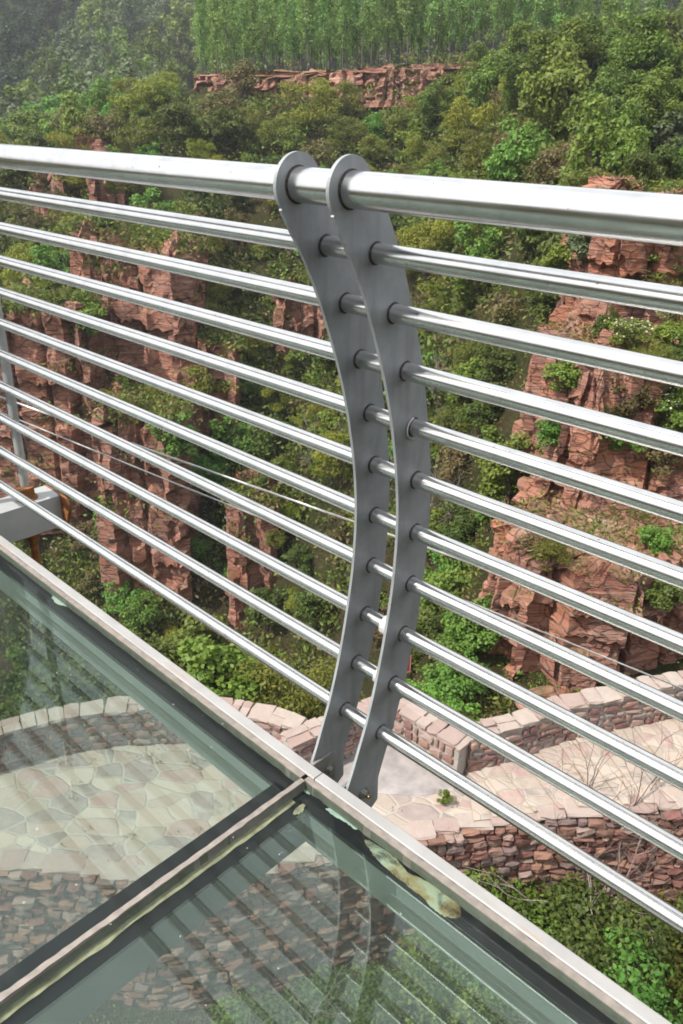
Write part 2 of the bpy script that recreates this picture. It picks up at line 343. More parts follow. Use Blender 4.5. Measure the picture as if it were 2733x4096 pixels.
# delamination stains under the near sheet
k = NT('milky_yellow_residue'); v = k.coord('Object'); a = k.noise(v, 16, 5, .6, .5)
c = k.ramp(a, [(.3, (.36, .47, .42)), (.46, (.40, .43, .31)), (.58, (.33, .26, .13)), (.7, (.19, .13, .05))])
al = k.ramp(k.noise(v, 24, 5, .6, .4), [(.36, .1), (.56, .9)])
STAIN = k.done(k.n('MixShader', {0: al, 1: k.n('BsdfTransparent').outputs[0], 2: k.bsdf(col=c, rough=.6)}).outputs[0])
k = NT('milky_residue'); v = k.coord('Object'); a = k.noise(v, 30, 4)
MILK = k.done(k.bsdf(col=k.ramp(a, [(.3, (.28, .38, .34)), (.7, (.46, .52, .47))]), rough=.6))
def sh(pts, ds=-.016, do=.018): return [(x + ds, y + do) for x, y in pts]       # depth of the residue below the face
blob(sh([(.114, -.025), (.15, -.018), (.18, -.017), (.215, -.026), (.26, -.016), (.31, -.009), (.345, -.026), (.34, -.046), (.31, -.055), (.274, -.049), (.209, -.049), (.15, -.042)]), -.0258, .0011, sd=1).obj('yellow_stain', STAIN, gl_near, smooth=True)
blob(sh([(.005, -.022), (.022, -.010), (.05, -.008), (.082, -.010), (.085, -.018), (.055, -.021), (.025, -.0245)]), -.0258, .0011, sd=2).obj('milky_stain', MILK, gl_near, smooth=True)
blob(sh([(-.066, -.018), (-.055, -.012), (-.043, -.015), (-.05, -.021)]), -.0258, .0011, sd=3).obj('milky_stain', MILK, gl_near, smooth=True)
blob(sh([(-1.03, -.005), (-.99, .004), (-.955, .001), (-.93, -.012), (-.97, -.03), (-1.01, -.022)]), -.0258, .0011, sd=4).obj('milky_stain', MILK, gl_far, smooth=True)
blob(sh([(-1.11, .000), (-1.08, .006), (-1.06, -.002), (-1.085, -.008)]), -.0258, .0011, sd=5).obj('yellow_stain', STAIN, gl_far, smooth=True)

frame = thing('deck_frame', 'steel deck frame with rust-spotted white edge trim carrying the glass panels', 'deck frame', (0, 0, 0))
def onframe(base): return dict(loc=base['loc'], rot=(0, 0, base['rz']))
for base, x0, x1 in ((LEFT, -3.4, .036), (RIGHT, -.0655, 2.2)):
    mb = MB(); mb.box(x0, x1, .0185, .0450, -.006, 0, c=.0018); mb.box(x0, x1, .0385, .0449, -.13, -.0065)
    mb.obj('edge_trim', TRIM, frame, **onframe(base))
    mb = MB(); mb.box(x0, x1, -.030, .038, -.128, -.0375, c=.004); mb.obj('edge_beam', BEAMP, frame, **onframe(base))
    mb = MB(); mb.box(x0, x1, -.034, .0375, -.0370, -.0262); mb.obj('gasket', GASKET, frame, **onframe(base))
mb = MB(); mb.box(-2.3, -.0215, -.062, .028, -.130, -.0375, c=.004); mb.obj('cross_beam', BEAMP, frame, loc=tuple(wl(0, 0)), rot=(0, 0, ANG_L + math.pi / 2))
mb = MB(); mb.box(-2.3, -.0255, -.066, .032, -.0370, -.0262); mb.obj('gasket', GASKET, frame, loc=tuple(wl(0, 0)), rot=(0, 0, ANG_L + math.pi / 2))
rough_strip(-2.3, .002, -.0262, -.0148, -.0012, .028, 150, .0007, 8).obj('seam_sealant', SEAL, frame, loc=tuple(wl(0, 0)), rot=(0, 0, ANG_L + math.pi / 2), smooth=True)
rough_strip(-2.3, -.036, -.0405, -.0215, -.0252, .0006, 130, .0011, 9).obj('yellow_sealant', YSEAL, frame, loc=tuple(wl(0, 0, -.0006)), rot=(0, 0, ANG_L + math.pi / 2), smooth=True)
blob([(-.060, -.060), (-.052, -.052), (-.030, -.050), (-.028, -.058), (-.045, -.066)], -.0258, .0004, sd=7).obj('yellow_sealant', YSEAL, frame, loc=tuple(wl(0, 0)), rot=(0, 0, ANG_L + math.pi / 2), smooth=True)

# ------------------------------------------------------------------ railing
RAILS = [(0.0, 1.15), (.0601, 1.0603), (.1098, .9653), (.1509, .8637), (.1828, .7573), (.2033, .6491), (.2127, .5379), (.2123, .4238), (.1997, .3113), (.1779, .1983), (.1469, .0884)]
KG = .66977
def cr(P, m=5):
    P = np.array(P, float); Q = []
    for i in range(len(P) - 1):
        p0 = P[max(i - 1, 0)]; p1 = P[i]; p2 = P[i + 1]; p3 = P[min(i + 2, len(P) - 1)]
        for t in np.arange(m) / m: Q.append(.5 * (2 * p1 + (p2 - p0) * t + (2 * p0 - 5 * p1 + 4 * p2 - p3) * t * t + (3 * p1 - p0 - 3 * p2 + p3) * t ** 3))
    Q.append(P[-1]); return np.array(Q)
inner = [(-.051, 1.098), (-.031, 1.066), (-.006, 1.03), (.022, .986), (.05, .937), (.08, .876), (.11, .807), (.14, .733), (.167, .655), (.19, .575), (.21, .487), (.226, .4), (.236, .31), (.2395, .23), (.238, .15), (.234, .08), (.226, .01), (.216, -.06), (.203, -.14), (.186, -.225), (.168, -.3), (.147, -.375), (.122, -.445), (.096, -.52), (.0715, -.58)]
outer = [(.066, 1.172), (.092, 1.14), (.125, 1.098), (.161, 1.036), (.196, .97), (.233, .886), (.268, .8), (.296, .722), (.319, .64), (.338, .565), (.355, .49), (.37, .4), (.38, .32), (.384, .25), (.385, .17), (.382, .09), (.375, 0), (.366, -.09), (.352, -.18), (.332, -.27), (.309, -.36), (.285, -.45), (.257, -.525), (.235, -.59), (.223, -.63)]
head = [(.002 + .069 * math.cos(a), 1.148 + .069 * math.sin(a)) for a in np.linspace(rad(20), rad(222), 26)]
PO = np.concatenate([np.array(head), cr(inner), [(.071, -.69), (.10, -.745), (.196, -.745), (.227, -.725)], cr(outer)[::-1]])
PO = PO * KG; PO[:, 1] += .567 * KG
TH = .006
def plate_mesh(name):
    mb = MB(); n = len(PO)
    V = [(0, o, z) for o, z in PO] + [(-TH, o, z) for o, z in PO]
    F = [tuple(range(n)), tuple(range(2 * n - 1, n - 1, -1))] + [(i, n + i, n + (i + 1) % n, (i + 1) % n) for i in range(n)]
    mb.add(V, F)
    for i, (o, z) in enumerate(RAILS):                      # weld beads round every tube
        R_ = (.0255 if i == 0 else .0157)
        for sx in (0.0006, -TH - .0006):
            ring = [(sx, o + R_ * math.cos(a), z + R_ * math.sin(a)) for a in np.linspace(0, 2 * math.pi, 25)]
            mb.tube(ring, .0018, 6, 1, False)
    return mb.mesh(name, [GALV, DARKW])
DARKW = m_plain('dark_weld', (.07, .06, .055), .6, .6, .4, 200, .5)
def rail_mesh(x0, x1, r, seg=40):
    mb = MB(); n = 2; a = np.arange(seg) * 2 * math.pi / seg
    V = [(x, r * math.cos(t), r * math.sin(t)) for x in (x0, x1) for t in a]
    F = [(j, seg + j, seg + (j + 1) % seg, (j + 1) % seg) for j in range(seg)] + [tuple(range(seg)), tuple(range(2 * seg - 1, seg - 1, -1))]
    mb.add(V, F); return mb.mesh('rail', STEEL, True, 40)
def hexbolt(parent, x, o, z, sgn):
    mb = MB()
    for (r_, a, b, sd) in ((.0135, 0, .0022, 24), (.0092, .0022, .0105, 6)):
        an = np.arange(sd) * 2 * math.pi / sd + .3
        V = [(sgn * q, r_ * math.cos(t), r_ * math.sin(t)) for q in (a, b) for t in an]
        mb.add(V, [(j, sd + j, sd + (j + 1) % sd, (j + 1) % sd) for j in range(sd)] + [tuple(range(sd)), tuple(range(sd, 2 * sd))])
    b = mb.obj('bolt', DULLSTEEL, parent, (x, o, z)); return b
ORD = ['', 'first', 'second', 'third', 'fourth', 'fifth', 'sixth', 'seventh', 'eighth', 'ninth', 'tenth', 'eleventh', 'twelfth', 'thirteenth', 'fourteenth', 'fifteenth', 'sixteenth', 'seventeenth', 'eighteenth', 'nineteenth']
def ordn(n):
    if n < 20: return ORD[n]
    tens = ['', '', 'twent', 'thirt', 'fort', 'fift', 'sixt', 'sevent', 'eight', 'ninet'][n // 10]
    return tens + 'ieth' if n % 10 == 0 else tens + 'y-' + ORD[n % 10]
def section(label, base, x0, x1, other):
    t = thing('railing_section', label, 'railing', base['loc'], base['rz'], 'railing sections along the deck edge')
    pl = link('post_plate', plate_mesh('post_plate'), t)
    for i, (o, z) in enumerate(RAILS):
        r_ = .025 if i == 0 else .0152
        j = link('handrail' if i == 0 else 'rail', rail_mesh(x0, x1, r_), t, (0, o, z))
        j.rotation_euler = (rng.uniform(0, 6.28), 0, 0)
    return t, pl
secL, plL = section('railing section of ten steel rails running away from the left plate', LEFT, -1.852, .0985, 0)
link('post_plate', plL.data, secL, (-1.852, 0, 0))
FARP = dict(loc=tuple(P_L + TL * -1.958), rz=ANG_L)
secF, plF = section('farther railing section beyond the hanger bracket, mirrored in the glass', FARP, -2.2, -.0005, 0)
secR, plR = section('railing section of ten steel rails running toward the viewer from the right plate', RIGHT, .0005, 2.6, 0)
# lugs: welded ears that hold each plate to the edge beam
for pl, x0, x1, bx, sg in ((plL, .0006, .0076, .0078, 1), (plR, -TH - .0076, -TH - .0006, .0004, 1)):
    prof = [(.0455, .0), (.104, -.004), (.112, -.012), (.116, -.092), (.104, -.10), (.0455, -.10)]
    n = len(prof); V = [(x, o, z) for x in (x0, x1) for o, z in prof]
    MB().add(V, [tuple(range(n)), tuple(range(2 * n - 1, n - 1, -1))] + [(i, (i + 1) % n, n + (i + 1) % n, n + i) for i in range(n)]).obj('lug', m_plain('lug_steel', (.30, .29, .275), .5, .4, .3, 30, .2), pl)
    bo = .0957 if pl is plL else .100; bz = -.0456 if pl is plL else -.0495
    b = hexbolt(pl, bx, bo, bz, 1)
    if pl is plR:
        MB().tube([(.0105, 0, 0), (.0185, 0, 0)], .0046, 12).obj('thread_end', m_plain('brass_thread', (.35, .24, .10), .4, .8, .2, 90, .3), b)
# tape and sealant left on the short tube ends between the plates, and a white ring on one rail
kids = sorted([c for c in secL.children if c.name.split('.')[0] == 'rail'], key=lambda c: -c.location.z)
TAPE = m_plain('white_plastic_tape', (.48, .47, .45), .35, 0, .2, 70, .7)
for i, (a, b, rr) in {7: (.070, .0975, .0185), 8: (.055, .0975, .0205), 9: (.062, .0975, .0172), 2: (.078, .0975, .0163)}.items():
    mb = MB(); xs = np.linspace(a, b, 7); V = []; r2 = np.random.default_rng(i)
    for q, x in enumerate(xs):
        for t in np.arange(22) * 2 * math.pi / 22: V.append((x, (rr + r2.normal(0, .0006)) * math.cos(t), (rr + r2.normal(0, .0006)) * math.sin(t)))
    F = [(q * 22 + j, (q + 1) * 22 + j, (q + 1) * 22 + (j + 1) % 22, q * 22 + (j + 1) % 22) for q in range(6) for j in range(22)] + [tuple(range(22)), tuple(range(6 * 22 + 21, 6 * 22 - 1, -1))]
    o = mb.add(V, F).obj('tape_wrap', TAPE, secL, tuple(kids[i - 1].location), smooth=True)
o4, z4 = RAILS[4]
arc = [(.0025, o4 + .0192 * math.cos(a), z4 - .002 + .0195 * math.sin(a)) for a in np.linspace(rad(100), rad(330), 30)]
MB().tube(arc, .0016, 6).obj('seal_ring', OFFW, secR, smooth=True)

# ------------------------------------------------------------------ bracket with hanger and ropes outside the railing
br = thing('hanger_bracket', 'weathered white steel beam end with rusty hanger rod jutting out beyond the rails', 'bracket', tuple(wl(-1.785, 0, -.06)), ANG_L)
MB().box(-.062, .062, -.3, .40, -.128, 0, c=0).obj('beam', WPAINT, br)
mb = MB(); n = 14; hol = []
pr = [(-.064, -.165), (.064, -.165), (.066, .002), (-.066, .002)]
mb.box(-.066, .066, .4005, .407, -.15, .003)
mb.obj('end_plate', RUST, br)
poly = np.array([(.045, .004), (.098, .0), (.117, -.022), (.116, -.050), (.082, -.122), (.062, -.165), (.045, -.165)]); hc = np.array([.087, -.040]); ring = 36; ri = .0135; V = []
def reach(a):
    d = np.array([math.cos(a), math.sin(a)]); best = 9
    for i in range(len(poly)):
        p0, e = poly[i] - hc, poly[(i + 1) % len(poly)] - poly[i]; det = d[0] * -e[1] + d[1] * e[0]
        if abs(det) < 1e-12: continue
        t = (p0[0] * -e[1] + p0[1] * e[0]) / det; u = (d[0] * p0[1] - d[1] * p0[0]) / det
        if t > 0 and -1e-9 <= u <= 1 + 1e-9: best = min(best, t)
    return hc + d * best
for x in (.3945, .4065):
    V += [(reach(2 * math.pi * q / ring)[0], x, reach(2 * math.pi * q / ring)[1]) for q in range(ring)]
    V += [(hc[0] + ri * math.cos(2 * math.pi * q / ring), x, hc[1] + ri * math.sin(2 * math.pi * q / ring)) for q in range(ring)]
F = []
for q in range(ring):
    w = (q + 1) % ring
    F += [(q, w, ring + w, ring + q), (2 * ring + q, 3 * ring + q, 3 * ring + w, 2 * ring + w), (q, 2 * ring + q, 2 * ring + w, w), (ring + q, ring + w, 3 * ring + w, 3 * ring + q)]
MB().add(V, F).obj('shackle_ear', RUST, br)
px_, po_ = 0.0, .295
MB().tube([(px_, po_, .0), (px_, po_, 1.6)], .0165, 20).obj('post', m_plain('galvanised_tube', (.36, .37, .37), .5, .5, .15, 12, .1), br, smooth=True)
mb = MB(); th_ = [(px_, po_, .055 + i * .003) for i in range(60)]
mb.tube(th_, [(.0172 if i % 2 else .0158) for i in range(60)], 18); mb.obj('thread', m_plain('zinc_thread', (.38, .37, .34), .5, .6, .2, 40, .2), br)
mb = MB()
for (r_, a, b, sd) in ((.040, 0, .006, 28), (.031, .006, .042, 6), (.034, .042, .050, 24)):
    an = np.arange(sd) * 2 * math.pi / sd
    V = [(px_ + r_ * math.cos(t), po_ + r_ * math.sin(t), q) for q in (a, b) for t in an]
    mb.add(V, [(j, (j + 1) % sd, sd + (j + 1) % sd, sd + j) for j in range(sd)] + [tuple(range(sd - 1, -1, -1)), tuple(range(sd, 2 * sd))])
mb.obj('nut', RUST, br)
mb = MB(); mb.box(-.05, .05, po_ - .09, po_ + .075, -.138, -.1285); mb.obj('washer_plate', RUST, br)
mb = MB(); mb.tube([(px_, po_, -.139), (px_, po_, -.158), (px_, po_, -.16), (px_, po_, -.175)], [.03, .03, .024, .024], 12)
mb.tube([(px_, po_, -.15), (px_, po_, -.34)], .016, 16); mb.obj('hanger_rod', RUST, br, smooth=True)
def rope(label, p0, p1, sag, r):
    k = NT('steel_wire_rope'); gx = k.coord('Object')
    p0, p1 = np.array(p0), np.array(p1); L_ = np.linalg.norm(p1 - p0); n = 60
    mb = MB(); pts = [p0 + (p1 - p0) * t - np.array([0, 0, sag * 4 * t * (1 - t)]) for t in np.linspace(0, 1, n)]
    for q in range(6):
        st = []
        N_ = 420
        tt = np.linspace(0, 1, N_); base = p0[None] + (p1 - p0)[None] * tt[:, None]; base[:, 2] -= sag * 4 * tt * (1 - tt)
        d = (p1 - p0) / L_; u = np.cross(d, [0, 0, 1]); u /= np.linalg.norm(u); w = np.cross(d, u)
        ph = tt * L_ / .055 * 2 * math.pi + q * math.pi / 3
        mb.tube(base + r * .55 * (np.cos(ph)[:, None] * u + np.sin(ph)[:, None] * w), r * .46, 5)
    o = mb.obj('wire_rope', ROPEM, smooth=True)
    return props(o, label, 'wire rope', 'wire ropes beyond the railing')
ROPEM = m_plain('wire_rope_steel', (.36, .36, .35), .45, .6, .2, 60, .1)
rope('thicker grey wire rope passing behind the plates above the thinner one', at(-60, 890, 3.3), at(1640, 1490, 2.35), .0, .0052)
rope('thinner grey wire rope, the lower of the two behind the rails', at(-60, 922, 3.7), at(1640, 1610, 2.7), .0, .0042)

# ------------------------------------------------------------------ terrain
def fbm(x, y, sc, oc=4, sd=0):
    out = np.zeros_like(x, dtype=float); amp = 1; tot = 0
    for o in range(oc):
        r = np.random.default_rng(sd * 31 + o); T = r.uniform(-1, 1, (64, 64)); f = sc * 2 ** o
        X = x * f + r.uniform(0, 64); Y = y * f + r.uniform(0, 64); xi = np.floor(X).astype(int); yi = np.floor(Y).astype(int)
        fx = X - xi; fy = Y - yi; fx = fx * fx * (3 - 2 * fx); fy = fy * fy * (3 - 2 * fy)
        g = lambda a, b: T[a % 64, b % 64]
        out += amp * ((g(xi, yi) * (1 - fx) + g(xi + 1, yi) * fx) * (1 - fy) + (g(xi, yi + 1) * (1 - fx) + g(xi + 1, yi + 1) * fx) * fy); tot += amp; amp *= .5
    return out / tot
def XF(y): return np.interp(y, [8, 17, 27, 35, 50, 90], [-2, 3.4, 9.2, 9.8, 9.5, 13])
def height(x, y):
    x = np.asarray(x, float); y = np.asarray(y, float)
    ye = y - np.interp(x, [-60, -40, -25, -12, 0, 15, 30], [16, 11, 6, 1, 0, -2, -6]) + 1.6 * fbm(x, y, .09, 3, 1)
    z = np.interp(ye, [26, 34, 38, 44, 50, 57, 62, 68, 75, 77.3, 78.2, 90], [-34, -32.5, -29, -22.3, -15.2, -8.2, -3.9, -.4, 2.6, 3.6, 8.5, 9.5])
    cap = np.interp(x, [-80, -40, -29, -21, -13, 40], [-9, -6.5, -2.2, 1.4, 4.5, 8.4])
    z = np.minimum(z, cap)
    z = z + np.interp(y, [0, 135, 180, 280, 400, 440], [0, 0, 10, 50, 105, 112]) * np.interp(x, [-200, 0, 200], [1.15, 1, 1])
    sl = np.clip((y - 34) / 8, 0, 1) * np.clip((84 - ye) / 8, 0, 1)
    z = z + sl * (1.5 * fbm(x, y, .12, 4, 2) + .5 * fbm(x, y, .5, 3, 3)) + np.clip((y - 120) / 60, 0, 1) * 6 * fbm(x, y, .02, 3, 5)
    zn = np.interp(y, [-60, -30, -6, 2, 8, 9.4, 12, 13.2, 15, 18, 24, 30, 36], [22, 8, -9, -12.3, -11.9, -11.7, -10.3, -10.2, -11.5, -16, -25, -31, -34])
    zn = zn + .22 * fbm(x, y, .5, 4, 6)
    xf = XF(y)
    zr = np.interp(y, [10, 13, 15, 18, 22, 26, 30, 37, 46, 56, 70, 90], [-11.5, -10.4, -10.9, -9.6, -6.6, -3.6, -1.8, -.8, .6, 2.6, 6, 8]) + .35 * fbm(x, y, .3, 4, 7) + np.clip((x - xf - 6) * .05, 0, 1.5)
    zr = np.where(x < xf, zr - (xf - x) * np.interp(y, [27, 40, 60], [2.6, 1.6, 1.0]), zr); zr = np.where(y < 11, -40, zr)
    return np.maximum(np.maximum(z, zn), zr)
def axis(a, b, fine0, fine1, nf, nc):
    l = fine0 - (fine0 - a) * (np.linspace(1, 0, nc, endpoint=False) ** 1.8); r = fine1 + (b - fine1) * (np.linspace(0, 1, nc + 1)[1:] ** 1.8)
    return np.concatenate([l, np.linspace(fine0, fine1, nf), r])
gx = axis(-230, 230, -38, 34, 190, 30); gy = axis(-60, 435, 6, 96, 210, 36)
GX, GY = np.meshgrid(gx, gy); GZ = height(GX, GY); nx, ny = len(gx), len(gy)
mb = MB(); idx = np.arange(nx * ny).reshape(ny, nx)
mb.add(np.stack([GX, GY, GZ], -1).reshape(-1, 3), np.stack([idx[:-1, :-1], idx[:-1, 1:], idx[1:, 1:], idx[1:, :-1]], -1).reshape(-1, 4))
ground = mb.obj('hillside', GROUND, smooth=True, sharp=180); props(ground, 'steep brown gorge side with dry grass and scrub', None, None, 'structure')
fx = np.linspace(-40, 60, 60); fy = np.linspace(96, 150, 30); FX, FY = np.meshgrid(fx, fy); FZ = height(FX, FY) + .06; ii = np.arange(1800).reshape(30, 60)
fb = MB().add(np.stack([FX, FY, FZ], -1).reshape(-1, 3), np.stack([ii[:-1, :-1], ii[:-1, 1:], ii[1:, 1:], ii[1:, :-1]], -1).reshape(-1, 4))
props(fb.obj('field', m_plain('pale_dry_field', (.30, .28, .24), .95, 0, .25, .6, .3), smooth=True, sharp=180), 'pale dry field beyond the poplar trunks', None, None, 'structure')
BV_V = [np.concatenate(mb.v)]; BV_F = list(mb.f); BV_N = len(BV_V[0])

# ------------------------------------------------------------------ rock cliffs
def rock(name, label, foot, z0, z1, mat, sd, step=.3, blk=(1.0, 2.2), bed=(.35, .9), amp=.45, lean=.12, toprough=.4, group='red sandstone cliffs', cat='cliff', tilt=0.0, slope=0.0):
    global BV_N
    r = np.random.default_rng(sd); P = np.array(foot, float); Q = []
    for i in range(len(P)):
        a, b = P[i], P[(i + 1) % len(P)]; n = max(2, int(np.linalg.norm(b - a) / step)); Q += [a + (b - a) * t for t in np.arange(n) / n]
    Q = np.array(Q); n = len(Q); seg = np.linalg.norm(np.roll(Q, -1, 0) - Q, axis=1); U = np.concatenate([[0], np.cumsum(seg)[:-1]]); LU = seg.sum()
    t = np.roll(Q, -1, 0) - np.roll(Q, 1, 0); nr = np.stack([t[:, 1], -t[:, 0]], -1); nr /= np.linalg.norm(nr, axis=1)[:, None]
    area = .5 * np.sum(Q[:, 0] * np.roll(Q[:, 1], -1) - Q[:, 1] * np.roll(Q[:, 0], -1))
    if area < 0: nr = -nr
    H = z1 - z0; m = max(6, int(H / step)); Z = np.linspace(0, H, m + 1)
    # big columns (vertical joints) and beds
    cuts = [0]
    while cuts[-1] < LU: cuts.append(cuts[-1] + r.uniform(*blk) * 1.7)
    colo = r.uniform(-1, 1, len(cuts) + 1); ctop = r.uniform(-1, 1, len(cuts) + 1)
    beds = [0]
    while beds[-1] < H + 2: beds.append(beds[-1] + r.uniform(*bed))
    boff = r.uniform(-1, 1, len(beds) + 1); joints = [np.sort(r.uniform(0, LU, max(2, int(LU / np.mean(blk))))) for _ in beds]; jo = [r.uniform(-1, 1, len(j) + 2) for j in joints]
    V = np.zeros((m + 1, n, 3)); c = Q.mean(0)
    for i, z in enumerate(Z):
        zz = z + .18 * np.sin(U * .9 + sd) + tilt * (U - LU / 2) * .02
        bi = np.clip(np.searchsorted(beds, zz) - 1, 0, len(beds) - 1)
        ci = np.searchsorted(cuts, U + .12 * np.sin(z * 2.1 + sd)) - 1
        bl = np.array([jo[b][np.searchsorted(joints[b], u)] for b, u in zip(bi, U)])
        d = amp * (.95 * colo[ci] + .38 * boff[bi] + .42 * bl) + .045 * amp * r.normal(0, 1, n)
        # undercut joints between columns
        dist = np.min(np.abs(U[:, None] - np.array(cuts)[None]), axis=1); d = d - amp * .75 * (dist < step * .55)
        p = Q + nr * (d - lean * z)[:, None]
        V[i, :, :2] = p; V[i, :, 2] = z0 + z
    hcol = toprough * ctop[np.searchsorted(cuts, U) - 1] + toprough * .3 * r.normal(0, 1, n)
    V[:, :, 2] += (np.linspace(0, 1, m + 1)[:, None] ** 2) * hcol[None]
    rows = [V.reshape(-1, 3)]; c3 = V[-1, :, :2].mean(0); last = V[-1]
    zm = last[:, 2].mean()
    for q, f in enumerate((.88, .7, .5, .3, .12)):
        w = last.copy(); w[:, :2] = c3 + (last[:, :2] - c3) * f
        w[:, 2] = last[:, 2] * f ** 2 + zm * (1 - f ** 2) + .45 * toprough * fbm(w[:, 0], w[:, 1], .9, 3, sd) + .12 * fbm(w[:, 0], w[:, 1], 3.0, 2, sd + 1); rows.append(w)
    for w in rows: w[:, 2] += slope * w[:, 0]
    last = rows[-1]
    VV = np.concatenate(rows + [np.array([[*c3, last[:, 2].mean() + .2]])]); T = m + 6
    F = [(i * n + j, i * n + (j + 1) % n, (i + 1) * n + (j + 1) % n, (i + 1) * n + j) for i in range(T - 1) for j in range(n)]
    F += [((T - 1) * n + j, (T - 1) * n + (j + 1) % n, T * n) for j in range(n)]
    if area < 0: F = [f[::-1] for f in F]
    mb = MB().add(VV, F); o = mb.obj(name, mat, smooth=True, sharp=32)
    BV_V.append(VV); BV_F.extend([tuple(a + BV_N for a in f) for f in F]); BV_N += len(VV)
    return props(o, label, cat, group)
def foot(x0, x1, y0, y1, sk=0.0):       # a rough block footprint, front edge at y0 with skew
    return [(x0, y0 + sk), (x0 + (x1 - x0) * .35, y0 - .2), (x0 + (x1 - x0) * .7, y0 + .25), (x1, y0 - sk), (x1 + .3, (y0 + y1) / 2), (x1, y1), (x0, y1), (x0 - .3, (y0 + y1) / 2)]
G_ = 'red sandstone cliffs'
# close cliff on the right, in tiers
rock('rock_cliff', 'lowest jutting red rock block just above the pale stone path', [(3.65, 15.9), (4.2, 15.2), (5.6, 15.5), (7.0, 15.3), (8.8, 15.9), (11, 16), (11.5, 20), (5.0, 20.5), (3.7, 18.2)], -12.2, -7.75, ROCKN, 3, .10, (.45, 1.1), (.25, .7), .34, .06, .3)
rock('rock_cliff', 'broad orange-red rock tier behind the fifth to eighth right-hand rails', [(5.1, 19.6), (5.9, 18.6), (7.6, 18.9), (9.8, 18.2), (13, 18.6), (14, 23), (7.5, 24), (6.0, 22)], -10, -4.2, ROCKN, 5, .115, (.45, 1.1), (.3, .8), .42, .12, .5)
rock('rock_pillar', 'slim red rock pillar standing left of the broad orange tier', [(5.45, 22.7), (6.2, 22.1), (7.2, 22.3), (8.4, 22.2), (8.6, 24.6), (5.7, 24.8)], -11, -4.0, ROCKN, 8, .115, (.35, .8), (.3, .8), .32, .05, .5, cat='rock pillar')
rock('rock_cliff', 'tall flat-topped red rock buttress rising behind the upper right-hand rails', [(6.75, 24.2), (7.7, 23.5), (8.9, 23.9), (10.6, 23.6), (11.6, 25), (12, 30), (8, 30), (6.9, 27)], -8.5, -.15, ROCKN, 11, .125, (.5, 1.2), (.35, 1.0), .42, .075, .3)
# far side of the gorge
rock('rock_cliff', 'large red rock face with stepped ledges behind the left-hand rails', foot(-17.4, -9.6, 48.6, 58, .5), -21, -5.3, ROCK, 21, .22, (.8, 1.7), (.6, 1.6), .7, .07, 1.1)
rock('rock_cliff', 'smaller red rock face beside the bright green shrub, right of the large one', foot(-9.8, -6.9, 48.2, 55, .2), -21, -11.6, ROCK, 22, .22, (.6, 1.3), (.5, 1.1), .55, .06, .8)
rock('rock_cliff', 'rock stack with boulders on top at the left edge of the view', foot(-22, -15.2, 45.4, 53, -.4), -23, -8.9, ROCK, 23, .22, (.7, 1.5), (.45, 1.0), .65, .07, .9)
rock('rock_cliff', 'long dark red wall of rock low on the far side, below the large face', foot(-14.6, -8.9, 40.6, 49, .4), -31, -13.8, ROCK, 24, .22, (.7, 1.5), (.5, 1.3), .6, .055, .9)
rock('rock_pillar', 'narrow red rock pillar low between two green shrubs', foot(-6.9, -3.5, 39.0, 45, .1), -33, -17.8, ROCK, 25, .22, (.5, 1.1), (.5, 1.2), .5, .05, .7, cat='rock pillar')
rock('rock_cliff', 'reddish rock face seen just left of the two grey plates', foot(-5.2, 1.0, 51.0, 58, .3), -18.5, -8.3, ROCKF, 26, .24, (.7, 1.6), (.4, 1.0), .65, .10, .9)
rock('rock_cliff', 'small red rock face right of the plates under the third rail', foot(3.5, 6.3, 46.6, 53, .3), -21, -9.4, ROCK, 27, .22, (.5, 1.1), (.4, 1.0), .5, .07, .7)
rock('rock_pillar', 'dark red rock column low down, just left of the grey plates', foot(-3.0, -.3, 41.2, 47, .2), -30, -18.6, ROCK, 34, .22, (.5, 1.1), (.5, 1.1), .45, .06, .7, cat='rock pillar')
rock('rock_cliff', 'dull red outcrop under the handrail at far left, half hidden by shrubs', foot(-26, -22.4, 66, 73, .3), -11, -2.2, ROCKF, 28, .26, (.8, 1.6), (.4, 1.0), .65, .07, .9)
rock('rock_cliff', 'dull red outcrop under the handrail, second from the left edge', foot(-19.8, -16.9, 62, 69, .2), -12, -2.2, ROCKF, 29, .26, (.7, 1.4), (.4, 1.0), .55, .07, .9)
rock('rock_cliff', 'dull reddish rock patch above the handrail left of the olive shrubs', foot(-22.5, -15.8, 68.5, 75, .3), -5, .0, ROCKF, 30, .26, (.8, 1.6), (.3, .8), .55, .2, .7)
rimx = np.linspace(-14.5, 13, 24); rimy = 77.2 + np.interp(rimx, [-60, -40, -25, -12, 0, 15, 30], [16, 11, 6, 1, 0, -2, -6]) - 1.6 * fbm(rimx, rimx * 0 + 77.5, .09, 3, 1) - .75
rock('rock_ledge', 'crumbly reddish rock ledge along the plateau rim below the poplars', [(a, b + .5 * math.sin(a * 1.7)) for a, b in zip(rimx, rimy)] + [(a, b + 2.5) for a, b in zip(rimx[::-1], rimy[::-1])], 2.9, 5.7, ROCKF, 31, .2, (.35, 1.2), (.15, .4), .55, .35, .35, cat='rock ledge', slope=.055)
